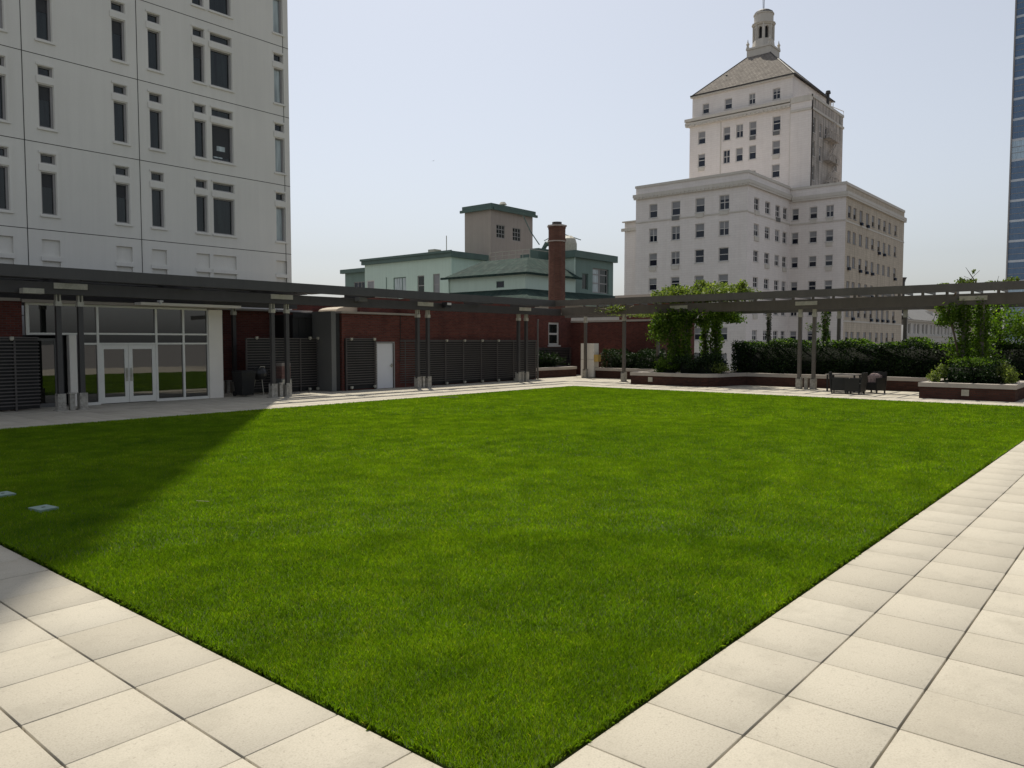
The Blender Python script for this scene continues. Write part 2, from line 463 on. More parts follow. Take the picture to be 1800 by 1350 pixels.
def lawn():
    Vs = []; Fs = []; As = []; off = 0
    def band(xa, xb, ya, yb, d0, d1, dens, h, wd, rngk):
        nonlocal off
        n = int((xb - xa) * (yb - ya) * dens)
        x = rngk.uniform(xa, xb, n); y = rngk.uniform(ya, yb, n)
        d = np.hypot(x, y)
        ang = np.degrees(np.arctan2(y, x)) - AZ
        k = (d >= d0) & (d < d1) & (np.abs(ang) < 47)
        x, y = x[k], y[k]; n = len(x)
        th = rngk.uniform(0, 2 * np.pi, n)
        cl = np.sin(x * 5.1 + np.sin(y * 3.7) * 2) * np.sin(y * 4.3 + np.sin(x * 2.9) * 2)
        hh = h * rngk.uniform(0.55, 1.25, n) * (1 + 0.07 * cl)
        ww = wd * rngk.uniform(0.7, 1.3, n)
        lt = rngk.uniform(0, 2 * np.pi, n); la = hh * rngk.uniform(0.1, 0.9, n)
        # blades beside the edge lean out over the paving
        ex = np.minimum(x - LX0, LX1 - x); ey = np.minimum(y - LY0, LY1 - y)
        near = np.minimum(ex, ey) < 0.05
        lt = np.where(near & (ex < ey), np.where(x - LX0 < LX1 - x, np.pi, 0) + rngk.normal(0, .9, n), lt)
        lt = np.where(near & (ey <= ex), np.where(y - LY0 < LY1 - y, -np.pi / 2, np.pi / 2) + rngk.normal(0, .9, n), lt)
        bx, by = np.cos(th) * ww / 2, np.sin(th) * ww / 2
        z0 = np.full(n, -0.014)
        tx, ty = x + np.cos(lt) * la, y + np.sin(lt) * la
        mx, my = x + np.cos(lt) * la * .35, y + np.sin(lt) * la * .35
        V = np.stack([np.stack([x - bx, y - by, z0], 1), np.stack([x + bx, y + by, z0], 1),
                      np.stack([mx + bx * .8, my + by * .8, z0 + hh * .6], 1), np.stack([tx, ty, z0 + hh], 1),
                      np.stack([mx - bx * .8, my - by * .8, z0 + hh * .6], 1)], 1).reshape(-1, 3)
        i = np.arange(n)[:, None] * 5 + off
        F = i + np.array([[0, 1, 2, 3, 4]])
        v = np.clip(rngk.normal(0.42, 0.17, n) + 0.1 * cl, 0, 0.85)
        v = np.where(rngk.uniform(0, 1, n) < 0.025, 1.0, v)
        Vs.append(V); Fs.append(F); As.append(np.repeat(v, 5)); off += n * 5
    g = rng
    band(LX0, 12, LY0, 12, 3.0, 5.5, 20000, 0.04, 0.0032, g)
    band(LX0, 14, LY0, 14, 5.5, 8.5, 12000, 0.04, 0.0042, g)
    band(LX0, 20, LY0, 18, 8.5, 14, 6000, 0.038, 0.006, g)
    band(LX0, LX1, LY0, LY1, 14, 22, 3200, 0.038, 0.0095, g)
    band(LX0, LX1, LY0, LY1, 22, 40, 1500, 0.038, 0.0155, g)
    # ragged tufts hanging over the two near edges
    n = 9000
    side = g.uniform(0, 1, n) < .45
    tpos = 3 * g.beta(1, 1.2, n)
    cen = g.uniform(0, 13, 420); lng = g.uniform(.25, 1.25, 420) ** 1.5
    ci = g.integers(0, 420, n)
    along = cen[ci] + g.normal(0, .022, n) + np.where(g.uniform(0, 1, n) < .25, g.uniform(-.4, .4, n), 0)
    along = np.abs(along) + np.where(side, LY0, LX0)
    inn = g.uniform(0, .02, n)
    x = np.where(side, LX0 + inn, along); y = np.where(side, along, LY0 + inn)
    out = g.uniform(.008, .04, n) * lng[ci]; jig = g.normal(0, .02, n)
    ox = np.where(side, -out, jig); oy = np.where(side, jig, -out)
    hh = g.uniform(.012, .04, n); ww = .0018
    V = np.stack([np.stack([x - ww, y - ww, np.full(n, -.02)], 1), np.stack([x + ww, y + ww, np.full(n, -.02)], 1),
                  np.stack([x + ox * .5 + ww, y + oy * .5 + ww, hh], 1), np.stack([x + ox, y + oy, hh * g.uniform(.1, .9, n) + .002], 1),
                  np.stack([x + ox * .5 - ww, y + oy * .5 - ww, hh], 1)], 1).reshape(-1, 3)
    Vs.append(V); Fs.append(np.arange(n)[:, None] * 5 + off + np.array([[0, 1, 2, 3, 4]])); As.append(np.repeat(np.clip(g.normal(.35, .2, n), 0, 1), 5)); off += n * 5
    o = raw_mesh('grass', np.concatenate(Vs), np.concatenate(Fs), 'grass', np.concatenate(As))
    tag(o, 'wide lush green lawn filling the middle of the terrace', 'lawn', kind='stuff')
lawn()

# ------------------------------------------------------------ windows
def add_window(par, ax, c, r, depth=0.18, frame='wframe', pane='glass_dark', fr=0.06, rails=(), mull=(), blind=0.0, sill=False, name='window'):
    u0, u1, z0, z1 = r
    f = MB()
    d0, d1 = depth - .07, depth
    f.pbox(ax, c, u0, u0 + fr, z0, z1, d0, d1).pbox(ax, c, u1 - fr, u1, z0, z1, d0, d1)
    f.pbox(ax, c, u0 + fr, u1 - fr, z0, z0 + fr, d0, d1).pbox(ax, c, u0 + fr, u1 - fr, z1 - fr, z1, d0, d1)
    for t in rails:
        z = z0 + (z1 - z0) * t
        f.pbox(ax, c, u0 + fr, u1 - fr, z - fr / 2, z + fr / 2, d0 + .004, d1 - .004)
    for t in mull:
        u = u0 + (u1 - u0) * t
        f.pbox(ax, c, u - fr / 2, u + fr / 2, z0 + fr, z1 - fr, d0 + .008, d1 - .008)
    if sill: f.pbox(ax, c, u0 - .08, u1 + .08, z0 - .09, z0 - .002, -.07, depth - .1)
    w_ = f.build(name, frame, par)
    MB().pbox(ax, c, u0 + .01, u1 - .01, z0 + .01, z1 - .01, d1 - .03, d1 - .015).build('pane', pane, w_)
    if blind > 0:
        MB().pbox(ax, c, u0 + fr, u1 - fr, z1 - (z1 - z0) * blind, z1 - fr, d1 - .045, d1 - .032).build('blind', 'blind', w_)
    return w_

# ============================================================ grey panel tower (left)
def panel_tower():
    t = thing('concrete_tower', 'tall pale grey concrete panel tower with narrow dark windows at the left', 'building', (20.5, 30.4, -13.9))
    loc = Vector(t.location)
    Y0 = 30.4
    cols = [(-6.2, -5.7), (-3.8, -3.3), (-2.0, -1.5), (0.1, 0.6), (2.6, 3.6), (6.0, 6.5), (8.85, 9.34), (10.35, 10.82), (12.89, 13.36), (14.23, 14.70), (16.05, 16.51), (16.79, 17.71), (19.76, 20.19)]
    holes = []; wins = []
    for k in range(0, 5):
        zb = 6.03 + 3.03 * k
        for (a, b) in cols:
            if a < 5: continue
            lo = (a, b, zb + .55, zb + 2.02); up = (a, b, zb + 2.33, zb + 2.65)
            holes += [lo, up]; wins.append((k, a, b, lo, up))
    blanks = []
    for (a, b) in cols:
        blanks.append((a - .04, b + .08, 5.12, 5.70)); blanks.append((a - .04, b + .08, 3.5, 4.95))
    mb = MB()
    mb.wall('y', Y0, -12, 20.5, -13.9, 80, holes + blanks, 0.16)
    for q in blanks: mb.pbox('y', Y0, q[0], q[1], q[2], q[3], .08, .1)
    # east face, back, top
    mb.poly([(20.5, Y0, -13.9), (20.5, Y0 + 16, -13.9), (20.5, Y0 + 16, 80), (20.5, Y0, 80)])
    mb.poly([(-12, Y0, -13.9), (-12, Y0, 80), (-12, Y0 + 16, 80), (-12, Y0 + 16, -13.9)])
    mb.poly([(-12, Y0, 80), (20.5, Y0, 80), (20.5, Y0 + 16, 80), (-12, Y0 + 16, 80)])
    mb.poly([(-12, Y0 + 16, -13.9), (-12, Y0 + 16, 80), (20.5, Y0 + 16, 80), (20.5, Y0 + 16, -13.9)])
    o = mb.build('wall', 'panel', t); o.location = -loc
    # window surrounds: slightly projecting precast lips
    sr = MB()
    for k, a, b, lo, up in wins:
        sr.pbox('y', Y0, a - .06, b + .12, lo[3] + .04, up[2] - .04, -.035, .0)
        sr.pbox('y', Y0, b + .025, b + .12, lo[2] - .03, lo[3] + .04, -.035, .0)
        sr.pbox('y', Y0, b + .025, b + .12, up[2] - .04, up[3] + .1, -.035, .0)
        sr.pbox('y', Y0, a - .06, b + .025, up[3] + .025, up[3] + .1, -.035, .0)
        sr.pbox('y', Y0, a - .06, b + .12, lo[2] - .1, lo[2] - .03, -.05, .0)
    for q in blanks[::2]:
        sr.pbox('y', Y0, q[0] - .04, q[1] + .04, q[2] - .17, q[2] - .02, -.03, 0)
    o = sr.build('window_surround', 'panel', t); o.location = -loc
    j = MB()
    for k in range(-1, 12): j.pbox('y', Y0, -12, 20.5, 6.03 + 3.03 * k - .012, 6.03 + 3.03 * k + .012, -.004, -.0005)
    for x in (1.9, 5.9, 9.87, 13.8, 20.22): j.pbox('y', Y0, x - .012, x + .012, 3, 40, -.007, -.004)
    o = j.build('panel_joints', 'joint', t); o.location = -loc
    for k, a, b, lo, up in wins:
        r = (a, b, lo[2], lo[3])
        corner = a > 19
        f = MB()
        for q in (lo, up):
            u0, u1, z0, z1 = q[:4]; fr = .045
            f.pbox('y', Y0, u0, u0 + fr, z0, z1, .07, .15).pbox('y', Y0, u1 - fr * 1.6, u1, z0, z1, .05, .15)
            f.pbox('y', Y0, u0 + fr, u1 - fr * 1.6, z0, z0 + fr, .07, .15).pbox('y', Y0, u0 + fr, u1 - fr * 1.6, z1 - fr, z1, .07, .15)
        wd = f.build('window', 'wframe', t); wd.location = -loc
        for q in (lo, up):
            p = MB().pbox('y', Y0, q[0] + .01, q[1] - .01, q[2] + .01, q[3] - .01, .125, .14).build('pane', 'glass_sky' if corner and q is lo else 'glass_dark', wd)
        if random.random() < .35 and not corner:
            MB().pbox('y', Y0, lo[0] + .05, lo[1] - .08, lo[3] - random.choice((.5, .75, 1.3)), lo[3] - .05, .112, .122).build('blind', surf('drape', (.04, .042, .045), .8, .2), wd)
        if abs(a - 16.79) < .01 and k == 1:
            MB().pbox('y', Y0, 17.05, 17.42, lo[2] + .42, lo[2] + .62, .11, .118).pbox('y', Y0, 16.9, 17.3, lo[2] + .12, lo[2] + .17, .11, .118).build('room_view', 'glass_sky', wd)
panel_tower()

# ============================================================ low brick building along the back of the lawn
def shift(objs, loc):
    for o in objs: o.location = -Vector(loc)

def brick_blocks():
    b = thing('brick_building', 'low red brick building running along the far left edge of the lawn', 'building')
    # far-left wall
    MB().box(-8.8, 8.5, 26.9, 30.2, 0, 3.32).build('wall', 'brick', b)
    MB().box(-8.8, 8.45, 26.84, 27.1, 3.33, 3.42).build('roof_edge', 'roofedge', b)
    # recess
    MB().box(15.16, 20.9, 29.5, 30.2, 0, 3.38).build('wall', 'brick', b)
    MB().box(15.16, 20.9, 29.42, 29.7, 3.385, 3.47).build('roof_edge', 'wframe', b)
    # block with white door
    o = MB().wall('y', 26.6, 20.36, 24.5, 0, 3.28, [(22.24, 23.2, .0, 2.02)], .12)
    o.poly([(20.36, 26.6, 0), (20.36, 26.6, 3.28), (20.36, 29.4, 3.28), (20.36, 29.4, 0)])
    o.poly([(24.5, 26.6, 0), (24.5, 26.75, 0), (24.5, 26.75, 3.28), (24.5, 26.6, 3.28)])
    o.build('wall', 'brick', b)
    MB().box(20.3, 24.56, 26.54, 29.4, 3.285, 3.37).build('roof_edge', 'roofedge', b)
    # tall block behind
    MB().box(22.3, 24.6, 27.8, 30, 0, 4.12).build('wall', 'brick', b)
    MB().box(24.603, 33.6, 26.75, 30, 0, 4.1).build('wall', 'brick', b)
    # wall with the sash window
    o = MB().wall('y', 28.9, 33.603, 40, 0, 3.75, [(37.66, 38.74, 1.86, 3.26)], .15)
    o.build('wall', 'brick', b)
    w_ = add_window(b, 'y', 28.9, (37.66, 38.74, 1.86, 3.26), .12, 'wframe_w', 'glass_dark', .12, rails=(.5,), sill=True)
    MB().box(33.9, 40.0, 28.8, 29.0, 3.755, 3.85).build('roof_edge', 'roofedge', b)
    # end block
    MB().box(40, 43, 22.6, 29.3, -.05, 3.28).build('wall', 'brick', b)
    MB().box(43.6, 47, 23.9, 27.6, 0, 4.75).build('wall', 'brick', b)
    MB().box(43.4, 47.2, 23.7, 27.8, 4.755, 5.1).build('roof_edge', 'roofedge', b)
    MB().box(39.94, 43, 22.55, 28.9, 3.285, 3.4).build('roof_edge', 'roofedge', b)
    # brick mass behind, seen through the gap
    MB().box(21.5, 23.6, 31.5, 34, 0, 4.1).build('wall', 'brick', b)
    # rounded roof light
    rl = MB()
    n = 10
    for k in range(n):
        a0, a1 = math.pi * k / n, math.pi * (k + 1) / n
        p = lambda a, y: (22.4 - 1.3 * math.cos(a), y, 3.38 + .3 * math.sin(a) ** .7)
        rl.poly([p(a0, 28.0), p(a1, 28.0), p(a1, 29.3), p(a0, 29.3)])
        rl.poly([p(a0, 28.0), p(a1, 28.0), (22.4, 28.0, 3.38)])
    rl.build('roof_light', 'tan', b)
    # white door
    d = MB().pbox('y', 26.6, 22.25, 23.19, .01, 2.01, .04, .09).build('door', 'white', b)
    fr = MB().pbox('y', 26.6, 22.18, 22.24, 0, 2.08, -.02, .06).pbox('y', 26.6, 23.2, 23.26, 0, 2.08, -.02, .06).pbox('y', 26.6, 22.24, 23.2, 2.025, 2.08, -.02, .06)
    fr.build('door_frame', 'wframe', d)
    hd = MB().box(22.98, 23.12, 26.56, 26.60, 1.0, 1.035).box(23.08, 23.12, 26.58, 26.64, .94, 1.1)
    hd.build('handle', 'galv', d)
    # metal clad bay
    mp = MB().box(18.9, 19.99, 28.0, 29.4, 0, 3.22)
    for x in (19.2, 19.56, 19.8): mp.box(x - .012, x + .012, 27.985, 28.0, 2.25, 3.08)
    mp.box(18.9, 20.0, 27.96, 28.0, 3.1, 3.3)
    mp.build('metal_cladding', 'black', b)
    MB().box(19.83, 20.06, 26.62, 27.95, 0, 3.36).build('corner_column', 'greysteel', b)
    MB().box(20.063, 20.30, 26.68, 27.95, 0, 3.27).build('corner_column', 'black', b)
    # downpipe and conduit
    MB().tube([(33.75, 26.65, 0.0), (33.75, 26.65, 3.1), (33.75, 26.62, 3.3)], .05).build('downpipe', 'greysteel', b)
    MB().box(23.6, 23.63, 26.585, 26.6, 1.2, 3.28).box(23.42, 23.6, 26.585, 26.6, 1.2, 1.22).build('conduit', 'black', b)
brick_blocks()

# ============================================================ storefront porch
def storefront():
    b = thing('glass_storefront', 'pale framed glass storefront entrance with double doors and cream end column', 'building')
    Y0 = 27.0
    # panes grid: x lines and z lines
    xs = [10.26, 10.73, 12.67, 13.65, 14.58]
    zs = [0.05, 2.02, 2.35, 3.24]
    f = MB()
    def bar(u0, u1, z0, z1, d=0): f.pbox('y', Y0, u0, u1, z0, z1, -.03 - d, .09)
    for x in xs[1:-1]: bar(x - .035, x + .035, 0, 3.24)
    bar(10.2, 10.29, 0, 3.24); bar(14.545, 14.58, 0, 3.24)
    for z, h in ((2.02, .03), (2.35, .03), (3.26, .035)): bar(10.29, 14.545, z - h, z + h, .003)
    bar(12.705, 14.545, 0, .09, .003); bar(10.29, 10.695, 0, .09, .003)
    # transom window at the left, white post below it
    bar(8.62, 8.72, 2.3, 3.3); bar(8.72, 10.2, 2.31, 2.37, .003); bar(8.72, 10.2, 3.23, 3.3, .003)
    f.build('frame', 'store', b)
    for i in range(4):
        for z0, z1 in ((2.05, 2.32), (2.38, 3.225)):
            MB().pbox('y', Y0, xs[i] + .036, xs[i + 1] - .036, z0, z1, .03, .045).build('pane', 'glass_store', b)
    for u0, u1 in ((10.29, 10.69), (12.71, 13.61), (13.69, 14.54)):
        MB().pbox('y', Y0, u0, u1, .095, 1.985, .03, .045).build('pane', 'glass_store', b)
    MB().pbox('y', Y0, 8.72, 10.2, 2.375, 3.225, .03, .045).build('pane', 'glass_store', b)
    # doors
    for u0, u1, s in ((10.77, 11.695, 1), (11.705, 12.63, -1)):
        d = MB(); st = .13
        d.pbox('y', Y0, u0, u0 + st, .03, 1.98, -.02, .04).pbox('y', Y0, u1 - st, u1, .03, 1.98, -.02, .04)
        d.pbox('y', Y0, u0 + st, u1 - st, .03, .23, -.02, .04).pbox('y', Y0, u0 + st, u1 - st, 1.84, 1.98, -.02, .04)
        dd = bevel(d.build('door', 'store', b), .005)
        MB().pbox('y', Y0, u0 + st, u1 - st, .23, 1.84, .005, .015).build('pane', 'glass_store', dd)
        hx = u1 - .07 if s > 0 else u0 + .07
        MB().tube([(hx, Y0 - .02, .9), (hx, Y0 - .09, .92), (hx, Y0 - .09, 1.13), (hx, Y0 - .02, 1.15)], .014).box(hx - .04, hx + .04, Y0 - .026, Y0 - .02, .75, 1.2).build('handle', 'galv', dd)
    # cream column
    bevel(MB().box(14.583, 15.12, 26.92, 29.4, 0, 3.26).build('column', 'column', b), .01)
    # roof slab with pale soffit edge
    MB().box(8.5, 15.3, 26.86, 29.45, 3.305, 3.4).build('roof', 'roofedge', b)
    MB().box(11.9, 15.6, 26.4, 26.86, 3.33, 3.42).build('canopy', 'column', b)
    # left doorway recess with dark glass leaf
    rc = MB().box(8.5, 8.62, 27.0, 28.0, 0, 2.3).box(8.62, 10.2, 28.0, 28.1, 0, 2.3).box(9.62, 9.72, 27.1, 28, 0, 2.3)
    rc.build('recess_wall', 'black', b)
    dl = MB().pbox('y', 27.25, 8.65, 8.7, 0, 2.2, 0, .05).pbox('y', 27.25, 9.5, 9.6, 0, 2.2, 0, .05).pbox('y', 27.25, 8.7, 9.5, 2.12, 2.2, 0, .05).pbox('y', 27.25, 8.7, 9.5, 0, .12, 0, .05)
    dl = dl.build('door', 'greysteel', b)
    MB().pbox('y', 27.25, 8.7, 9.5, .12, 2.12, .02, .03).build('pane', 'glass_store', dl)
    bevel(MB().box(9.83, 10.05, 26.93, 27.15, 0, 2.3).build('post', 'column', b), .008)
storefront()

# ============================================================ louvred screens
def screen(label, u0, u1, z0, z1, y, posts, pitch=.104, lamps=()):
    t = thing('louvred_screen', label, 'screen', (0, 0, 0), 'dark slatted screens on the brick wall')
    s = MB(); z = z0
    while z < z1:
        s.box(u0, u1, y - .05, y - .02, z, z + .034); z += pitch
    s.box(u0, u1, y - .055, y - .015, z1 - .01, z1 + .03)
    s.build('slats', 'slat', t)
    for p in posts:
        MB().box(p - .025, p + .025, y - .018, y + .04, 0, z1 + .02).build('post', 'slat', t)
    for p, zz in lamps:
        MB().box(p - .05, p + .05, y - .14, y - .056, zz, zz + .09).cyl(p, y - .1, zz - .03, zz, .03, .045, 8).build('lamp', 'galv', t)
    MB().box(u0, u1, y + .06, y + .065, .05, z1).build('backing', 'black', t)
screen('dark slatted screen at the far left beside the storefront transom', 5.2, 8.75, .15, 2.2, 26.35, (5.3, 6.9, 8.1), lamps=((8.0, 2.15),))
screen('dark slatted screen in the brick recess behind the black bin', 16.5, 20.15, .22, 2.2, 27.6, (16.5, 18.98, 20.12), lamps=((16.9, 2.2), (19.4, 2.2), (19.8, 2.2), (19.35, .06), (19.75, .06)))
screen('short dark slatted screen directly left of the white door', 20.45, 22.1, .25, 2.2, 26.5, (20.5, 22.05), lamps=((20.7, 2.16), (21.95, 2.16), (20.7, .1), (21.95, .1)))
screen('longest dark slatted screen right of the white door', 23.56, 33.6, .2, 2.14, 26.6, (23.9, 26.5, 27.75, 29.05, 30.3, 31.6, 33.5), lamps=((26.5, 2.1), (27.75, 2.1), (29.05, 2.1), (30.3, 2.1), (26.5, .05), (27.75, .05), (29.05, .05), (30.3, .05), (31.6, .05)))
screen('low dark slatted rail under the white sash window', 34.2, 39.8, .75, 1.68, 28.75, (36.6, 39.7))

# ============================================================ pergolas
ZB0, ZB1, ZF0, ZF1 = 3.5, 3.85, 3.92, 4.22
def post(par, x, y, w_=.14, mat='steel'):
    p = MB().box(x - w_ / 2, x + w_ / 2, y - w_ / 2, y + w_ / 2, .3, 3.3)
    po = bevel(p.build('post', mat, par), .012)
    t = MB()
    for s in (-1, 1): t.box(x + s * .05 - .02, x + s * .05 + .02, y - .075, y + .075, 3.2, ZB0)
    t.box(x - .09, x + .09, y - .09, y + .09, 3.16, 3.3)
    bevel(t.build('clevis', 'galv', po), .01)
    sh = MB()
    sh.box(x - .115, x + .115, y - .115, y - .085, 0, .52).box(x - .115, x + .115, y + .085, y + .115, 0, .52)
    sh.box(x - .115, x - .085, y - .085, y + .085, 0, .45).box(x + .085, x + .115, y - .085, y + .085, 0, .45)
    sh.box(x - .17, x + .17, y - .17, y + .17, 0, .025)
    sh.cyl(x, y - .125, .1, .13, .02, .02, 6).cyl(x - .06, y - .125, .38, .41, .02, .02, 6)
    bevel(sh.build('base_shoe', 'shoe', po), .006)

def pair(par, x, y, along, mat='steel'):
    d = .31
    for s in (-1, 1): post(par, x + (s * d if along == 'x' else 0), y + (s * d if along == 'y' else 0), mat=mat)
    m = MB().box(x - .07, x + .07, y - .07, y + .07, 0, .5).box(x - .1, x + .1, y - .1, y + .1, .5, .53)
    bevel(m.build('junction_box', 'shoe', par), .008)
    if along == 'x': bk = MB().box(x - .47, x + .47, y - .21, y - .17, ZB0 + .17, ZB1 - .01)
    else: bk = MB().box(x - .21, x - .17, y - .47, y + .47, ZB0 + .17, ZB1 - .01)
    bevel(bk.build('bracket_plate', 'galv', par), .005)

def pergola_left():
    t = thing('pergola', 'long shade-darkened steel pergola running along the brick building and storefront', 'pergola', (20, 25.5, 0))
    L = -Vector(t.location)
    before = set(bpy.data.objects)
    FY = 24.3
    MB().box(-8, 32.24, FY, FY + .10, ZF0, ZF1).box(-8, 32.24, FY - .0, FY + .22, ZF0 - .03, ZF0).build('fascia', 'fascia_shaded', t)
    for yy in (25.37, 25.60): MB().box(-8, 34.1, yy - .055, yy + .055, ZB0, ZB1).build('beam', 'steel_shaded', t)
    for yy in (28.75, 28.98): MB().box(-8, 19.6, yy - .055, yy + .055, ZB0, ZB1).build('beam', 'steel_shaded', t)
    for x in (9.33, 16.63, 23.97, 31.0): pair(t, x, 25.5, 'x', 'steel_shaded')
    for x in (2.0,): pair(t, x, 25.5, 'x', 'steel_shaded')
    pair(t, 16.4, 28.87, 'x', 'steel_shaded')
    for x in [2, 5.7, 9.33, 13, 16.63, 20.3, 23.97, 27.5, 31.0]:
        MB().box(x - .035, x + .035, FY + .10, 26.3 if x > 19 else 29.3, ZB1 + .004, ZB1 + .2).build('rafter', 'steel_shaded', t)
    # boards closing the top behind the fascia
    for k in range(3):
        MB().box(-8, 19.5, 26.0 + k * .9, 26.6 + k * .9, 4.06, 4.1).build('top_board', 'fascia_shaded', t)
    MB().box(19.9, 22.7, 25.75, 25.8, ZB0 + .06, ZB0 + .16).build('cross_tie', 'steel_shaded', t)
    for o in set(bpy.data.objects) - before:
        if o.parent == t: o.location = L
pergola_left()

def pergola_right():
    t = thing('pergola', 'grey steel pergola across the right end of the lawn carrying climbing vines', 'pergola', (34.3, 12, 0))
    L = -Vector(t.location)
    before = set(bpy.data.objects)
    FX = 32.3
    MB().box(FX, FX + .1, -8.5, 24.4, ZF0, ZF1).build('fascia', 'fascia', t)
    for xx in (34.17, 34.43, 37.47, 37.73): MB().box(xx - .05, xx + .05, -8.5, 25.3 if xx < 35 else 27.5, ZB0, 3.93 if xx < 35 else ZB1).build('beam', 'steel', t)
    for y in (18.2, 12.05, 5.72, -.5): pair(t, 34.3, y, 'y'); pair(t, 37.6, y, 'y')
    for x, y in ((34.45, 21.5), (36.5, 25.35), (37.6, 21.3), (37.6, 15.1), (37.6, 8.9), (37.6, 2.6)): post(t, x, y)
    y = -8.0
    while y < 24.2:
        MB().box(FX + .1, 36.3, y - .025, y + .025, 4.04, 4.2).box(34.13, 34.21, y - .05, y + .05, 3.932, 4.04).build('rafter', 'steel', t); y += .86
    for o in set(bpy.data.objects) - before:
        if o.parent == t: o.location = L
pergola_right()

# small fittings hung on the left pergola
def fitting(name, label, cat, mb, mat): tag(bevel(mb.build(name, mat), .01), label, cat)
fl = thing('floodlight', 'black floodlight with bright lens hung on pergola beam right of the post pair', 'light', (25.1, 25.2, 3.65))
MB().box(-.2, .14, -.22, .0, -.02, .22).box(-.05, .02, 0, .14, .05, .15).build('housing', 'plastic', fl)
MB().box(-.1, .15, -.245, -.22, .1, .2).build('lens', 'white', fl)
fitting('speaker', 'grey wedge speaker under pergola fascia above the short screen', 'speaker', MB().box(19.95, 20.35, 24.9, 25.2, 3.72, 3.88).box(20.1, 20.2, 25.2, 25.36, 3.76, 3.82), 'greysteel')
fitting('wall_speaker', 'pale boxed speaker under pergola at far left above brick wall', 'speaker', MB().box(7.95, 8.5, 25.0, 25.3, 3.48, 3.63).box(8.1, 8.3, 25.3, 25.34, 3.5, 3.6), 'galv')
fitting('security_camera', 'small white dome camera hung above the storefront doors', 'camera', MB().box(12.5, 12.62, 26.3, 26.5, 3.44, 3.5).cyl(12.56, 26.38, 3.36, 3.44, .035, .05, 10), 'white')

# ============================================================ planters
def offset(path, d):
    out = []
    for i, p in enumerate(path):
        a = Vector(path[max(i - 1, 0)]); b = Vector(path[min(i + 1, len(path) - 1)]); p = Vector(p)
        d1 = (p - a).normalized() if i > 0 else (b - p).normalized()
        d2 = (b - p).normalized() if i < len(path) - 1 else d1
        n1 = Vector((-d1.y, d1.x)); n2 = Vector((-d2.y, d2.x))
        m = (n1 + n2).normalized()
        out.append(p + m * (d / max(.35, m.dot(n1))))
    return out

def planter(label, path, lights=(), inner=.34, group='brick planters around the lawn', soil=None):
    """path runs with the planting on its left-hand side"""
    t = thing('brick_planter', label, 'planter', (0, 0, 0), group)
    def ring(o, i, z0, z1, mat, nm):
        m = MB(); A = offset(path, o); B = offset(path, i)
        for k in range(len(path) - 1):
            a, b, c, d = A[k], A[k + 1], B[k + 1], B[k]
            m.poly([(a.x, a.y, z0), (b.x, b.y, z0), (b.x, b.y, z1), (a.x, a.y, z1)])
            m.poly([(a.x, a.y, z1), (b.x, b.y, z1), (c.x, c.y, z1), (d.x, d.y, z1)])
            m.poly([(a.x, a.y, z0), (d.x, d.y, z0), (c.x, c.y, z0), (b.x, b.y, z0)])
            m.poly([(d.x, d.y, z0), (d.x, d.y, z1), (c.x, c.y, z1), (c.x, c.y, z0)])
        for k in (0, -1):
            a, d = A[k], B[k]
            m.poly([(a.x, a.y, z0), (a.x, a.y, z1), (d.x, d.y, z1), (d.x, d.y, z0)])
        m.build(nm, mat, t)
    ring(0, inner - .04, 0.0, .43, 'brick_dk', 'wall')
    ring(-.03, inner, .432, .59, 'cap', 'cap')
    if soil:
        m = MB(); m.poly([(x, y, .5) for x, y in soil]); m.build('soil', 'soil', t)
    for (x, y, ax) in lights:
        if ax == 'x': m = MB().box(x - .012, x, y - .12, y + .12, .15, .37).box(x - .02, x - .012, y - .09, y + .09, .20, .22).box(x - .02, x - .012, y - .09, y + .09, .26, .28).box(x - .02, x - .012, y - .09, y + .09, .32, .34)
        m.build('step_light', 'galv', t)
arc = [(32.85, 16.9)] + [(33.9 - 1.05 * math.cos(a), 16.9 - 1.15 * math.sin(a)) for a in np.linspace(.25, 1.4, 6)] + [(34.6, 15.62), (35.1, 15.5), (35.5, 15.3)]
planter('brick planter bed under the sash window in the far corner', [(33.9, 28.7), (33.9, 27.2), (38.2, 27.2), (38.2, 28.7)], soil=[(34.1, 27.4), (38, 27.4), (38, 28.8), (34.1, 28.8)])
planter('set back brick planter between the white cabinet and the curved planter', [(40, 25.0), (37.0, 25.0), (37.0, 20.12)], soil=[(37.2, 20.2), (40, 20.2), (40, 24.8), (37.2, 24.8)])
planter('long brick planter with a curved corner holding the vine pillar and hedge', [(37.6, 20.1), (32.85, 20.1)] + arc + [(35.5, 6.98)], lights=((32.84, 19.0, 'x'),), soil=[(33.1, 19.9), (33.1, 16.9), (34.0, 15.95), (35.7, 15.6), (35.7, 7), (40, 7), (40, 19.9)])
planter('square cornered brick planter overgrown with bushes at the right', [(35.6, 6.95), (31.6, 6.95), (31.6, 3.95), (35.6, 3.95)], lights=((31.59, 5.45, 'x'),), soil=[(31.8, 4.1), (35.7, 4.1), (35.7, 6.8), (31.8, 6.8)])
planter('plain brick planter wall past the square planter at the right edge', [(35.5, 3.93), (35.5, -8.5)], soil=[(35.7, -8.5), (40, -8.5), (40, 6.98), (35.7, 6.98)])

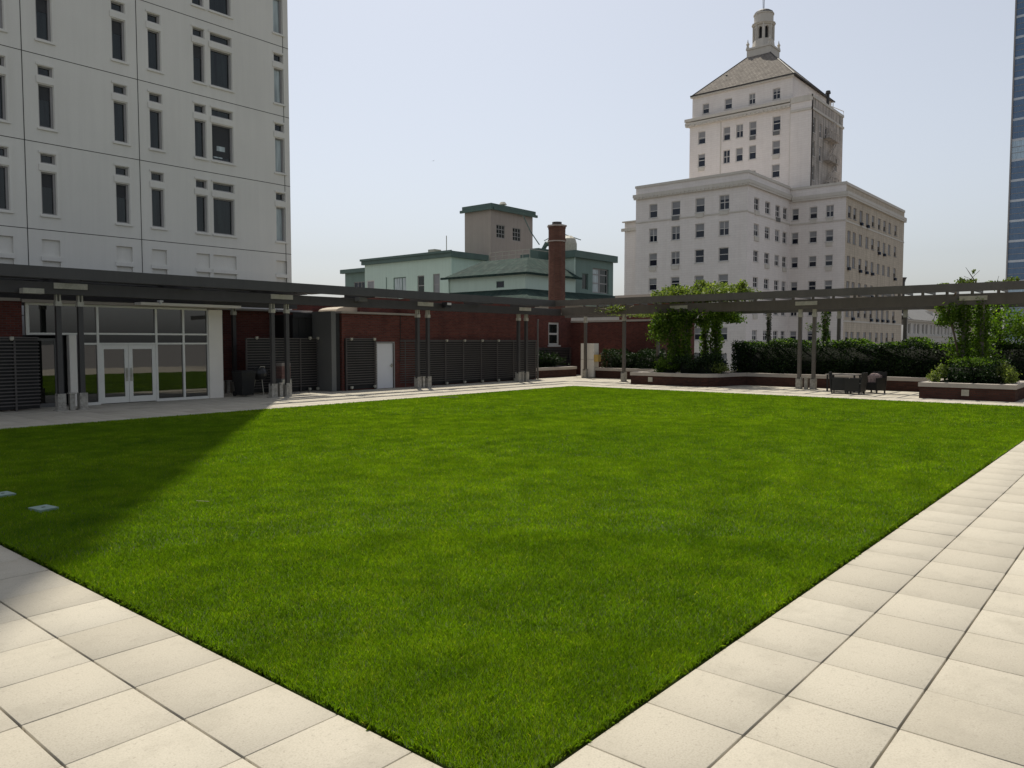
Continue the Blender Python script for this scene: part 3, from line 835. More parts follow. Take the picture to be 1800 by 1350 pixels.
# ============================================================ foliage
def leaf_mesh(P, size, name, mat, parent=None, up=0.3, extra=None, r_=rng):
    n = len(P)
    nrm = r_.normal(0, 1, (n, 3)); nrm[:, 2] += up
    nrm /= np.linalg.norm(nrm, axis=1)[:, None]
    t = np.cross(nrm, r_.normal(0, 1, (n, 3))); t /= np.linalg.norm(t, axis=1)[:, None] + 1e-9
    b = np.cross(nrm, t)
    s = (size * r_.uniform(.6, 1.35, n))[:, None]
    V = np.stack([P - t * s * .5, P + b * s * .32 - nrm * s * .08, P + t * s * .55, P - b * s * .32 - nrm * s * .08], 1).reshape(-1, 3)
    F = np.arange(n * 4).reshape(n, 4)
    var = np.repeat(np.clip(r_.normal(.45, .25, n), 0, 1), 4)
    mi = None; mats = [mat]
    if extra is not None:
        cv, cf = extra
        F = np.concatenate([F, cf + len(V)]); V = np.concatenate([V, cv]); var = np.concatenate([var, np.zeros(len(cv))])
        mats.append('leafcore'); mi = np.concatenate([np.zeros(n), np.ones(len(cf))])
    return raw_mesh(name, V, F, mats, var, parent, mi)

def blob(c, r, n, clumps=14, hollow=.35, sig=.22):
    c, r = np.array(c), np.array(r)
    k = rng.normal(0, 1, (clumps, 3)); k /= np.linalg.norm(k, axis=1)[:, None]
    k *= rng.uniform(hollow, .95, clumps)[:, None]
    i = rng.integers(0, clumps, n)
    return c + (k[i] + rng.normal(0, sig, (n, 3))) * r

def column(x, y, z0, z1, r, n, wob=.25):
    z = rng.uniform(z0, z1, n)
    a = rng.uniform(0, 2 * np.pi, n)
    rr = r * (1 + wob * np.sin(z * 5 + x + a * 2)) * rng.uniform(.45, 1.1, n)
    return np.stack([x + rr * np.cos(a), y + rr * np.sin(a), z], 1)

def shell(x0, x1, y0, y1, z0, z1, n, amp=.12, thick=.22):
    """leaves on the outside of a clipped hedge, lumpy"""
    pf = (y1 - y0) * (z1 - z0); pt = (y1 - y0) * (x1 - x0); ps = (x1 - x0) * (z1 - z0)
    pr = np.array([pf * 1.3, pf * .1, pt, ps, ps]); pr /= pr.sum()
    w_ = rng.choice(5, n, p=pr)
    x = rng.uniform(x0, x1, n); y = rng.uniform(y0, y1, n); z = rng.uniform(z0, z1, n)
    d = np.abs(rng.normal(0, thick * .5, n))
    lump = amp * (np.sin(y * 2.3 + 1) + np.sin(y * 5.1 + z * 2) * .7 + np.sin(y * 9.7 + x * 4) * .4)
    x = np.where(w_ == 0, x0 + d - lump, np.where(w_ == 1, x1 - d, x))
    z = np.where(w_ == 2, z1 - d + lump, z + lump * (z - z0) / (z1 - z0))
    y = np.where(w_ == 3, y0 + d, np.where(w_ == 4, y1 - d, y))
    return np.stack([x, y, z], 1)

def core(x0, x1, y0, y1, z0, z1):
    v = np.array([(x0, y0, z0), (x1, y0, z0), (x1, y1, z0), (x0, y1, z0), (x0, y0, z1), (x1, y0, z1), (x1, y1, z1), (x0, y1, z1)], float)
    f = np.array([(0, 3, 2, 1), (4, 5, 6, 7), (0, 1, 5, 4), (1, 2, 6, 5), (2, 3, 7, 6), (3, 0, 4, 7)])
    return v, f

def plant(name, label, cat, P, size, mat, loc, stems=None, extra=None, up=.3, sm='bark', group=None, fname='foliage'):
    t = thing(name, label, cat, loc, group)
    o = leaf_mesh(P, size, fname, mat, t, up, extra); o.location = -Vector(loc)
    if stems:
        m = MB()
        for pts, r in stems:
            if name == 'shrub': m = MB()
            m.tube(pts, r, 6)
            if name == 'shrub': m.build('stem', sm, t, True).location = -Vector(loc)
        if name != 'shrub': m.build('trunk' if name.endswith('tree') else 'stem', sm, t, True).location = -Vector(loc)
    return t

# hedges
plant('hedge', 'tall dark clipped hedge along the right behind the dining chairs', 'hedge', shell(36.15, 38.9, -8.4, 16.4, .5, 1.98, 85000), .085, 'leaf_dk', (37.5, 8, .5), extra=core(36.36, 38.7, -8.3, 16.2, .5, 1.78))
P = shell(36.2, 38.8, -8.4, 16.4, 1.7, 2.04, 15000, .13, .1)  # extra top leaves whose paler colour stands for sun on the hedge
P = P[(P[:, 2] > 1.82) & (np.sin(P[:, 1] * 2.3 + 1) + np.sin(P[:, 1] * 6.1) * .6 + rng.normal(0, .5, len(P)) > -.3)]
o = leaf_mesh(P, .085, 'sunlit_top', 'leaf', bpy.data.objects['hedge']); o.location = (-37.5, -8, -.5)
plant('hedge', 'low dark hedge in front of the end brick wall', 'hedge', shell(37.4, 39.8, 20.4, 24.8, .5, 1.42, 12000, .14), .09, 'leaf_dk', (38.5, 22.5, .5), extra=core(37.7, 39.6, 20.6, 24.6, .5, 1.15))
plant('shrub', 'dark shrub growing under the white sash window', 'shrub', np.concatenate([blob((36.3, 27.9, .95), (1.5, .45, .5), 2600), blob((34.9, 27.9, 1.1), (.8, .4, .6), 1500)]), .09, 'leaf_dk', (36, 27.9, .5), stems=[([(36.3, 28, .5), (36.1, 27.9, 1.0)], .03), ([(35, 28, .5), (34.9, 27.9, 1.1)], .03)])

# vine pillar 1
P = np.concatenate([column(34.3, 17.89, .6, 3.7, .26, 1900), column(34.3, 18.51, .6, 3.7, .32, 2400), column(37.6, 17.89, .6, 3.7, .30, 2100), column(37.6, 18.51, .6, 3.7, .24, 1400),
                    blob((34.5, 17.0, 3.25), (.7, 1.0, .4), 1500, 18), blob((36.2, 16.6, 3.3), (1.6, .7, .3), 1300, 22)])
plant('climbing_vine', 'dense dark vine wrapping the pergola posts in the curved planter', 'vine', P, .12, 'leaf', (34.3, 18.2, .5),
      stems=[([(34.4, 18.0, .5), (34.45, 18.1, 2), (34.3, 17.8, 3.9)], .03), ([(37.5, 18.1, .5), (37.6, 18.2, 2), (37.3, 17.6, 3.9)], .03)])
P = np.concatenate([blob((34.8, 18.6, 4.4), (1.6, 1.1, .36), 3600, 30), blob((35.5, 17.2, 4.48), (1.9, 1.1, .42), 4200, 32), blob((35.0, 15.9, 4.4), (1.5, 1.1, .34), 3200, 26), blob((34.6, 19.4, 4.3), (.8, .5, .22), 900, 10), blob((35.4, 17.6, 4.85), (.9, .5, .2), 700, 8), blob((34.4, 15.2, 4.6), (.4, .3, .3), 400, 6)])
plant('climbing_vine', 'bright green vine canopy spreading over the top of the grey pergola', 'vine', P, .13, 'leaf_lt', (34.8, 17.4, 4.2),
      stems=[([(34.3, 18.2, 4.0), (34.6, 17.0, 4.3), (35, 16, 4.3)], .02), ([(34.6, 18.8, 4.3), (35.4, 17.6, 4.5), (36, 16.5, 4.4)], .02)])
plant('small_tree', 'small round crowned tree on a thin stem in the curved planter', 'tree', np.concatenate([blob((34.0, 19.0, 2.75), (.6, .7, .8), 2600, 26), blob((34.1, 18.3, 3.1), (.5, .6, .5), 900, 14)]), .11, 'leaf', (33.9, 18.75, .5),
      stems=[([(33.9, 18.72, .5), (33.92, 18.74, 1.3), (33.95, 18.8, 2.2)], [.035, .03, .02]), ([(33.95, 18.8, 2.1), (34.1, 19.2, 2.9)], .015), ([(33.95, 18.8, 2.1), (33.9, 18.4, 2.8)], .015)])
plant('shrub', 'round clipped bush at the left end of the curved planter', 'shrub', blob((33.75, 18.65, .95), (.52, .62, .42), 5200, 40, .6, .14), .06, 'leaf', (33.75, 18.65, .5), extra=core(33.5, 34.0, 18.3, 19.0, .5, 1.1))
plant('shrub', 'dark spreading bush below the vine in the curved planter', 'shrub', np.concatenate([blob((34.1, 17.4, 1.0), (.7, .8, .5), 3600, 30, .5), blob((34.3, 16.6, 1.0), (.7, .7, .5), 3000, 26, .5)]), .08, 'leaf_dk', (34.2, 17, .5), extra=core(33.8, 34.8, 16.3, 17.9, .5, 1.1))
plant('flowering_shrub', 'loose shrub with pale blossoms beside the curved planter corner', 'shrub', blob((34.0, 16.05, .84), (.4, .62, .26), 900, 26, .4, .2), .075, 'leaf_lt', (34.0, 16.1, .5), stems=[([(34, 16.1, .5), (33.9, 16.3, .9)], .01), ([(34, 16.1, .5), (34.1, 15.7, .95)], .01)])
# twiggy vine on the corner of the pergola
P = np.concatenate([blob((34.0, 21.8, 3.75), (.5, .9, .22), 500, 16), blob((37.0, 21.5, 3.55), (1.2, 2.2, .14), 1300, 30), blob((35.8, 20.5, 3.5), (1.2, .9, .14), 700, 18)])
plant('climbing_vine', 'sparse pale twiggy vine tangled round the corner post top', 'vine', P, .085, 'leaf_lt', (34.4, 21.5, 3.4),
      stems=[([(34.4, 21.5, 3.2), (34.0, 21.9, 3.7), (33.6, 22.4, 3.8)], .012), ([(34.4, 21.5, 3.4), (35.6, 21.0, 3.6), (37, 20.5, 3.5), (37.8, 20, 3.6)], .015), ([(34.3, 21.6, 3.6), (34.1, 20.9, 3.85), (33.9, 20.6, 3.9)], .012)], sm='twig')
# vines on two back posts
plant('climbing_vine', 'thin dark vine sheathing the lone back post left of the post pair', 'vine', column(37.6, 15.1, 1.5, 3.5, .13, 900, .1), .06, 'leaf_dk', (37.6, 15.1, .5), stems=[([(37.68, 15.1, .5), (37.66, 15.15, 2), (37.68, 15.1, 3.4)], .02)])
P = np.concatenate([column(37.6, 12.36, 2.0, 3.5, .17, 900, .3), blob((37.5, 12.7, 2.75), (.2, .55, .22), 220, 8), blob((37.5, 12.5, 2.1), (.12, .2, .3), 120, 5)])
plant('climbing_vine', 'leafy green vine on the back post right of the post pair', 'vine', P, .085, 'leaf', (37.6, 12.36, .5), stems=[([(37.68, 12.36, .5), (37.7, 12.3, 2), (37.6, 12.4, 3.4)], .02), ([(37.6, 12.4, 2.5), (37.5, 12.9, 2.9)], .012)])

# vine pillar 2
P = np.concatenate([column(34.3, 6.03, .8, 3.8, .20, 1500, .3), column(34.3, 5.41, .8, 3.8, .22, 1500, .3), column(37.6, 5.72, .8, 3.7, .55, 4200, .3),
                    blob((34.4, 6.4, 3.2), (.5, .62, .5), 1300, 18), blob((34.8, 5.7, 2.6), (.7, .75, 1.2), 1500, 26), blob((34.8, 7.0, 3.5), (.3, .28, .4), 300, 8), blob((35.6, 6.9, 2.9), (.4, .5, .35), 500, 10),
                    blob((36.5, 4.7, 2.8), (.9, .8, .8), 1500, 18), blob((36, 6.0, 1.7), (1.2, 1.0, .7), 1800, 20)])
plant('climbing_vine', 'loose green vine climbing the pergola posts above the square planter', 'vine', P, .10, 'leaf', (34.3, 5.7, .5),
      stems=[([(34.4, 6.0, .5), (34.2, 6.3, 2.2), (34.3, 6.6, 3.4), (34.1, 6.3, 4.0)], .035), ([(34.4, 5.5, .5), (34.5, 5.3, 2), (34.3, 5.6, 3.9)], .03), ([(37.5, 5.6, .5), (37.2, 5.2, 2.5), (37.4, 5.4, 3.7)], .05), ([(34.3, 6.5, 3.3), (34.5, 7.0, 3.5), (34.5, 7.15, 2.9)], .015)])
P = np.concatenate([blob((34.2, 6.75, 4.27), (.3, .3, .14), 260, 7), blob((34.2, 6.0, 4.38), (.4, .32, .2), 420, 9), blob((34.2, 5.2, 4.28), (.4, .4, .1), 220, 8), blob((34.2, 4.55, 4.33), (.3, .3, .17), 320, 8), blob((34.2, 5.75, 4.75), (.05, .12, .12), 30, 3)])
plant('climbing_vine', 'tufts of vine with an upright bare twig on top of the right pergola', 'vine', P, .085, 'leaf_lt', (34.2, 5.7, 4.2),
      stems=[([(34.2, 5.5, 4.1), (34.2, 5.75, 4.5), (34.2, 5.9, 4.75), (34.2, 6.02, 4.95)], [.025, .02, .012, .005]), ([(34.2, 5.78, 4.55), (34.2, 5.55, 4.8)], .008), ([(34.2, 5.75, 4.45), (34.1, 6.05, 4.6)], .008), ([(34.2, 5.0, 4.2), (34.1, 4.9, 4.55)], .006)])
P = np.concatenate([blob((37.3, 4.1, 2.6), (1.0, .9, .8), 2100, 24), blob((37.6, 3.4, 2.2), (.9, .7, .7), 1300, 20), blob((37.4, 3.0, 1.7), (.8, .8, .5), 900, 16)])
plant('broadleaf_tree', 'leaning leafy tree behind the square planter at the right edge', 'tree', P, .12, 'leaf', (37.4, 4.6, .5),
      stems=[([(37.4, 4.8, .5), (37.4, 4.5, 1.5), (37.5, 3.6, 2.4)], [.06, .045, .02]), ([(37.4, 4.5, 1.5), (37.3, 4.2, 2.9)], .02), ([(37.5, 3.9, 2.1), (37.4, 3.0, 1.8)], .015)])
# planter 2 shrubs
plant('shrub', 'large dark mounded bush filling the square planter', 'shrub', np.concatenate([blob((33.2, 5.9, .95), (.9, .62, .5), 4600, 40, .5), blob((33.2, 5.0, 1.0), (.9, .7, .55), 4600, 40, .5)]), .07, 'leaf_dk', (33.2, 5.4, .5), extra=core(32.8, 33.8, 4.6, 6.2, .5, 1.1))
plant('shrub', 'yellow green leafy shrub at the left corner of the square planter', 'shrub', np.concatenate([blob((32.4, 6.6, .75), (.35, .22, .25), 700, 16), blob((32.7, 6.45, .95), (.3, .28, .3), 600, 14)]), .065, 'leaf_lt', (32.4, 6.6, .5), stems=[([(32.4, 6.6, .5), (32.3, 6.75, 1.0)], .01)])
plant('shrub', 'pale variegated shrub at the right corner of the square planter', 'shrub', np.concatenate([blob((32.6, 4.25, .85), (.35, .25, .32), 800, 18), blob((32.9, 4.5, 1.05), (.3, .25, .32), 500, 12)]), .065, 'leaf_lt', (32.6, 4.2, .5), stems=[([(32.6, 4.3, .5), (32.5, 4.1, 1.0)], .01)])
P = np.concatenate([blob((33.0, 5.4, 1.35), (.7, .8, .18), 1300, 20)])
plant('shrub', 'fine leaved shrub standing above the mounded bush in the square planter', 'shrub', P, .05, 'leaf', (33.0, 5.4, .5), stems=[([(33, 5.4, .5), (33, 5.5, 1.4)], .012)])

# ============================================================ terrace objects
def cabinet():
    t = thing('utility_cabinet', 'tall white utility cabinet standing at the corner post', 'cabinet', (36.9, 25.5, 0))
    bevel(MB().box(0, .5, -.45, .45, .06, 1.05).build('lower_door', 'column', t), .01)
    bevel(MB().box(0, .5, -.45, .45, 1.07, 1.98).build('upper_door', 'column', t), .01)
    MB().box(.03, .48, -.42, .42, 0, .06).build('plinth', 'galv', t)
    MB().cyl(.25, .25, 1.98, 2.2, .06, .03, 8).build('vent_cap', 'column', t)
    b = thing('junction_box', 'small yellow box fixed to the side of the white cabinet', 'box', (36.9, 24.9, .94))
    bevel(MB().box(0, .3, -.14, .14, 0, .4).build('casing', 'ylw', b), .015)
    MB().box(-.012, 0, -.1, .1, .05, .35).build('cover', 'ylw', b)
cabinet()

def bin_():
    t = thing('wheeled_bin', 'black wheeled rubbish bin in front of the slatted screen in the recess', 'bin', (15.95, 26.9, 0))
    m = MB()
    a = [(-.23, -.28, .06), (.23, -.28, .06), (.23, .24, .06), (-.23, .24, .06)]; b_ = [(-.29, -.36, .92), (.29, -.36, .92), (.29, .34, .92), (-.29, .34, .92)]
    for k in range(4): m.poly([a[k], a[(k + 1) % 4], b_[(k + 1) % 4], b_[k]])
    m.poly(a[::-1]); m.poly(b_)
    m.box(-.31, .31, -.38, .36, .88, .92)
    bevel(m.build('body', 'plastic', t), .012)
    bevel(MB().box(-.31, .31, -.40, .36, .925, .97).box(-.25, .25, -.34, .3, .97, .99).build('lid', 'plastic', t), .015)
    for s in (-1, 1):
        w_ = MB(); n = 14
        c = [(s * .26, .28 + .1 * math.cos(2 * math.pi * k / n), .1 + .1 * math.sin(2 * math.pi * k / n)) for k in range(n)]
        d = [(x - s * .05, y, z) for x, y, z in c]
        for k in range(n): w_.poly([c[k], c[(k + 1) % n], d[(k + 1) % n], d[k]])
        w_.poly(c); w_.poly(d)
        w_.build('wheel', 'plastic', t)
    MB().tube([(-.2, .38, .9), (-.2, .44, .93), (.2, .44, .93), (.2, .38, .9)], .015).build('handle', 'plastic', t)
bin_()

def crates():
    for k in range(5):
        t = thing('crate', ['red brown slatted crate at the bottom of the stack by the post pair', 'red brown slatted crate second from the bottom of its stack', 'red brown slatted crate in the middle of its stack', 'red brown slatted crate second from the top of its stack', 'pale topped slatted crate on top of the stack'][k], 'crate', (17.75, 27.0, .62 + k * .125), 'crates stacked beside the post pair')
        m = MB()
        for z in (.0, .045, .09):
            m.box(-.2, .2, -.2, -.185, z, z + .025).box(-.2, .2, .185, .2, z, z + .025).box(-.2, -.185, -.185, .185, z, z + .025).box(.185, .2, -.185, .185, z, z + .025)
        m.build('slats', 'pink' if k < 4 else 'roofedge', t)
        MB().box(-.184, .184, -.184, .184, -.004, .012).build('base', 'pink', t)
    t = thing('storage_locker', 'grey low locker carrying the stacked crates', 'locker', (17.75, 27.0, 0))
    bevel(MB().box(-.24, .24, -.23, .23, .05, .615).build('body', 'greysteel', t), .01)
    MB().box(-.2, .2, -.245, -.23, .1, .34).box(-.2, .2, -.245, -.23, .36, .58).build('drawer_front', 'galv', t)
    g = thing('kettle_grill', 'black barbecue grill with steel lid handle behind the bin', 'grill', (16.75, 27.1, 0))
    m = MB()
    prof = [(.05, .58), (.2, .62), (.3, .75), (.32, .85), (.3, .95), (.2, 1.06), (.05, 1.1)]
    for (r0, z0), (r1, z1) in zip(prof, prof[1:]): m.cyl(0, 0, z0, z1, r0, r1, 16, caps=False)
    m.cyl(0, 0, .57, .58, .05, .05, 8)
    m.build('bowl', 'plastic', g, True)
    MB().tube([(-.1, -.18, 1.06), (-.1, -.22, 1.12), (.1, -.22, 1.12), (.1, -.18, 1.06)], .015).build('handle', 'galv', g)
    for a in (0.5, 2.6, 4.7):
        MB().tube([(.15 * math.cos(a), .15 * math.sin(a), .66), (.28 * math.cos(a), .28 * math.sin(a), .0)], .014).build('leg', 'galv', g)
crates()

def chair(label, loc, rz):
    t = thing('wicker_armchair', label, 'armchair', loc, 'wicker armchairs round the terrace table', rz)
    # faces local +x
    st = MB().box(-.26, .30, -.27, .27, .12, .43); bevel(st.build('seat', 'wicker', t), .02)
    bk = MB(); bk.poly([(-.30, -.31, .1), (-.30, .31, .1), (-.38, .31, .86), (-.38, -.31, .86)]); bk.poly([(-.25, -.31, .1), (-.33, -.31, .86), (-.33, .31, .86), (-.25, .31, .1)])
    bk.poly([(-.38, -.31, .86), (-.38, .31, .86), (-.33, .31, .86), (-.33, -.31, .86)])
    bk.poly([(-.30, -.31, .1), (-.38, -.31, .86), (-.33, -.31, .86), (-.25, -.31, .1)]); bk.poly([(-.30, .31, .1), (-.25, .31, .1), (-.33, .31, .86), (-.38, .31, .86)])
    bk.build('backrest', 'wicker', t)
    for s in (-1, 1):
        a = MB().box(-.30, .31, s * .275, s * .325, .58, .63).box(.25, .31, s * .28, s * .32, .1, .58).box(-.25, .25, s * .28, s * .32, .12, .58)
        bevel(a.build('armrest', 'wicker', t), .01)
        for x in (-.24, .27): MB().box(x - .025, x + .025, s * .3 - .022, s * .3 + .022, 0, .12).build('leg', 'wicker', t)
    return t
chair('dark wicker armchair at the left end of the table', (32.5, 10.08, 0), R(-80))
chair('dark wicker armchair nearest the lawn, between the other two chairs', (32.35, 9.42, 0), R(88))
chair('dark wicker armchair furthest right and turned away from the table', (33.5, 9.02, 0), R(160))
tb = thing('dining_table', 'dark terrace table with a pale top among the wicker armchairs', 'table', (33.75, 10.3, 0))
bevel(MB().box(-.45, .45, -.62, .62, .70, .74).build('tabletop', 'tabletop', tb), .008)
for sx in (-.38, .38):
    for sy in (-.54, .54): MB().box(sx - .03, sx + .03, sy - .03, sy + .03, 0, .7).build('leg', 'wicker', tb)
cu = thing('cushion', 'rumpled pale patterned cushion on the furthest right wicker armchair', 'cushion', (33.5, 9.0, .64))
m = MB()
for i in range(7):
    for j in range(7):
        f = lambda a, b: (-.2 + a * .4 / 7, -.22 + b * .44 / 7, .06 + .12 * math.sin(math.pi * a / 7) ** .5 * math.sin(math.pi * b / 7) ** .5 + random.Random(a * 9 + b).uniform(-.015, .015))
        m.poly([f(i, j), f(i + 1, j), f(i + 1, j + 1), f(i, j + 1)])
m.box(-.2, .2, -.22, .22, -.2, .06)
m.build('cover', surf('cushion_cloth', (.3, .22, .2), .9, .7, 14, 30), cu)

# irrigation lids, litter on the lawn
def lid(label, x, y, rz):
    t = thing('valve_box_lid', label, 'lid', (x, y, .012), 'irrigation lids sunk in the lawn', rz)
    bevel(MB().box(-.11, .11, -.145, .145, -.02, .018).build('cover', 'hatch', t), .006)
    MB().box(-.02, .02, -.012, .012, .0185, .022).build('finger_slot', 'joint', t)
lid('pale green square lid lying in the shaded grass', 3.53, 10.65, R(8))
lid('pale green lid in the shaded grass at the left picture edge', 3.50, 12.05, R(4))
tag(MB().tube([(4.95, 9.55, .035), (5.02, 9.35, .04)], .003, 5).build('twig', 'twig'), 'short pale twig lying on the grass at the shadow edge', 'twig')
tag(MB().tube([(19.9, 20.3, .04), (20.4, 20.0, .045), (20.6, 20.05, .04)], .012, 5).build('twig', 'twig'), 'pale stick on the sunlit grass near the far walkway', 'twig')
tag(MB().poly([(-.05, 0, 0), (0, .28, .04), (.04, .02, 0), (.02, -.25, .08)]).poly([(-.1, 0, 0), (.14, .04, .02), (.13, -.05, .02)]).build('bird', 'plastic'), 'tiny dark bird flying high above the green building', 'bird').location = (60, 62, 21.8)

# ============================================================ white hotel tower
def hotel():
    t = thing('stepped_tower', 'tall stepped whitewashed brick tower with pyramid roof and cupola', 'building')
    rows = [(18.22, 20.0), (15.08, 16.85), (11.95, 13.62), (8.78, 10.37), (5.55, 7.1), (2.25, 3.84), (-.95, .65), (-4.2, -2.6)]
    B = -13.9
    wins = []   # (ax,c,rect,depth,ac)
    # wing A front (x=90)
    HA = [(a, b, r[0], r[1]) for (a, b) in ((51.27, 52.47), (47.98, 49.22), (44.62, 45.87), (41.36, 42.67)) for r in rows]
    HB = [(a, b, r[0] - .05, r[1] - .35) for (a, b) in ((91.9, 93.4), (95.3, 96.86), (98.62, 100.15), (101.2, 102.64)) for r in rows]
    HC = [(a, b, r[0] - .1, r[1] - .35) for (a, b) in ((37.8, 38.7), (35.38, 36.38), (33.3, 34.3)) for r in rows]
    HD = [(a, a + 1.25, r[0] - .2, r[1] - .5) for a in (104.4, 106.6, 109.3, 112.2, 114.9, 117.9, 120.6, 123.3, 126.6) for r in rows]
    m = MB()
    m.wall('x', 90, 39, 54.5, B, 22.5, HA, .22)
    m.wall('y', 39, 90, 103.5, B, 22.5, HB, .22)
    m.wall('x', 103.5, 31.8, 39, B, 22.3, HC, .22)
    m.poly([(90, 54.5, B), (90, 54.5, 22.5), (112, 54.5, 22.5), (112, 54.5, B)])
    m.poly([(90, 39, 21.9), (103.5, 39, 21.9), (132, 39, 21.9), (132, 54.5, 21.9), (90, 54.5, 21.9)])
    m.poly([(103.5, 31.8, 21.7), (132, 31.8, 21.7), (132, 39, 21.7), (103.5, 39, 21.7)])
    m.poly([(132, 31.8, B), (132, 54.5, B), (132, 54.5, 22), (132, 31.8, 22)])
    # annex
    m.box(93.5, 103, 54.5, 58.4, B, 18.6)
    m.build('wall', 'white_brick', t)
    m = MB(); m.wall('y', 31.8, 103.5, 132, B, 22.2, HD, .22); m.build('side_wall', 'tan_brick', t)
    # cornices and parapets
    k = MB()
    k.box(89.65, 90, 38.65, 54.8, 21.05, 21.45).box(89.7, 90, 38.7, 54.7, 20.8, 21.05).box(90, 103.48, 38.65, 39, 21.05, 21.45).box(90, 103.48, 38.7, 39, 20.8, 21.05)
    k.box(103.15, 103.5, 31.45, 38.64, 20.75, 21.15).box(103.5, 132.1, 31.45, 31.8, 20.75, 21.15).box(103.2, 103.5, 31.5, 38.6, 20.5, 20.75).box(103.5, 132.2, 31.5, 31.8, 20.5, 20.75)
    k.box(89.9, 90.0, 38.9, 54.6, 22.3, 22.62).box(90, 103.4, 38.9, 39, 22.3, 22.62).box(103.4, 103.5, 31.7, 38.9, 22.1, 22.42).box(103.5, 132, 31.7, 31.8, 22.0, 22.35)
    k.box(89.92, 90, 38.93, 54.5, 17.72, 17.88).box(90, 103.42, 38.93, 39, 17.6, 17.76).box(103.42, 103.5, 31.73, 38.93, 17.5, 17.66).box(103.5, 132, 31.73, 31.8, 17.35, 17.55)
    k.box(103.5, 132, 31.74, 31.8, 8.2, 8.4).box(103.5, 132, 31.74, 31.8, 4.6, 4.8)
    k.box(93.2, 93.5, 54.5, 58.8, 17.4, 17.8).box(93.1, 93.5, 54.5, 58.6, 18.6, 18.75)
    y = 39.0
    while y < 54.3: k.box(89.6, 89.7, y, y + .22, 20.86, 21.05); y += .55
    k.build('cornice', 'trim', t)
    wins += [('x', 90, h, random.random() < .45) for h in HA] + [('y', 39, h, random.random() < .3) for h in HB] + [('x', 103.5, h, random.random() < .4) for h in HC]
    # tower shaft
    TH = [(51.73, 52.86, 30.55, 32.35), (51.73, 52.86, 27.3, 29.15), (47.95, 48.97, 30.43, 32.33), (46.05, 47.08, 30.5, 32.36), (44.14, 45.17, 30.48, 32.4), (40.78, 41.88, 30.58, 32.5),
          (47.95, 48.97, 27.24, 29.1), (46.05, 47.08, 27.24, 29.1), (44.14, 45.17, 27.24, 29.15), (40.78, 41.88, 27.4, 29.25), (40.78, 41.88, 24.29, 26.06), (44.14, 45.17, 24.1, 25.7)]
    AT = [(51.29, 52.31, 34.8, 36.2), (47.82, 48.91, 34.8, 36.25), (44.43, 45.35, 34.8, 36.25), (40.95, 42.0, 34.8, 36.25)]
    SW = [(104.5, 105.3, 29.56, 31.5), (104.5, 105.3, 26.5, 28.5), (104.5, 105.3, 23.4, 25.3), (107, 107.9, 29.4, 31.2), (109.2, 110.1, 29.4, 31.2), (113.5, 114.3, 26, 27.8), (107, 107.9, 26.3, 28.2), (113.3, 114.1, 22.9, 24.6)]
    m = MB()
    m.wall('x', 104.3, 39.3, 54.2, 21, 33.9, TH, .22)
    m.wall('x', 104.45, 39.3, 53.9, 33.9, 37.55, AT, .2)
    m.box(103.9, 104.299, 36.5, 39.3, 21, 33.6)
    m.poly([(104.3, 54.2, 21), (104.3, 54.2, 33.9), (120, 54.2, 33.9), (120, 54.2, 21)])
    m.poly([(104.45, 53.9, 33.9), (104.45, 53.9, 37.55), (120, 53.9, 37.55), (120, 53.9, 33.9)])
    m.poly([(104.45, 39.3, 33.9), (120, 39.3, 33.9), (120, 39.3, 37.55), (104.45, 39.3, 37.55)])
    m.poly([(104.3, 39.3, 33.9), (120, 39.3, 33.9), (120, 54.2, 33.9), (104.3, 54.2, 33.9)])
    m.poly([(103.9, 36.5, 33.6), (116.6, 36.5, 33.6), (116.6, 39.3, 33.6), (103.9, 39.3, 33.6)])
    m.build('tower_wall', 'white_brick', t)
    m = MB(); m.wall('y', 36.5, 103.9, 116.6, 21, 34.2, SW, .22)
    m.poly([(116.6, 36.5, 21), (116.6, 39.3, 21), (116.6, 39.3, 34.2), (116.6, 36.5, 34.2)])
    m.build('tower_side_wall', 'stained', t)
    wins2 = [('x', 104.3, h, random.random() < .5) for h in TH] + [('x', 104.45, h, False) for h in AT] + [('y', 36.5, h, False) for h in SW]
    k = MB()
    k.box(103.8, 104.3, 39.32, 54.75, 33.45, 33.75).box(103.85, 104.3, 39.32, 54.7, 33.2, 33.45).box(103.75, 104.3, 39.32, 54.8, 33.9, 34.3).box(104.3, 120, 54.2, 54.9, 33.45, 33.75)
    y = 39.4
    while y < 54.5: k.box(103.7, 103.85, y, y + .25, 33.2, 33.45); y += .6
    k.box(103.75, 116.7, 36.35, 36.5, 32.4, 32.7).box(103.75, 103.9, 36.35, 39.3, 32.4, 32.7).box(103.8, 116.7, 36.4, 36.5, 34.0, 34.35).box(103.8, 103.9, 36.4, 39.3, 33.6, 34.35)
    k.box(104.15, 104.45, 39.1, 54.1, 37.3, 37.55)
    k.box(104.24, 104.3, 49.3, 49.42, 22, 33.2).box(104.24, 104.3, 39.35, 39.5, 22, 33.2)
    k.build('tower_cornice', 'trim', t)
    # pyramid roof
    cx, cy = 112.2, 46.65; x0, x1, y0, y1 = 104.15, 120.35, 38.95, 54.0; h = 1.75; z0, z1 = 37.56, 43.5
    a = [(x0, y0, z0), (x1, y0, z0), (x1, y1, z0), (x0, y1, z0)]; b = [(cx - h, cy - h, z1), (cx + h, cy - h, z1), (cx + h, cy + h, z1), (cx - h, cy + h, z1)]
    m = MB()
    for q in range(4): m.poly([a[q], a[(q + 1) % 4], b[(q + 1) % 4], b[q]])
    rf = m.build('roof', 'shingle', t)
    e = MB()
    e.box(x0 - .1, x0, y0 - .1, y1 + .1, z0 - .06, z0 + .1).box(x0, x1, y0 - .1, y0, z0 - .06, z0 + .1)
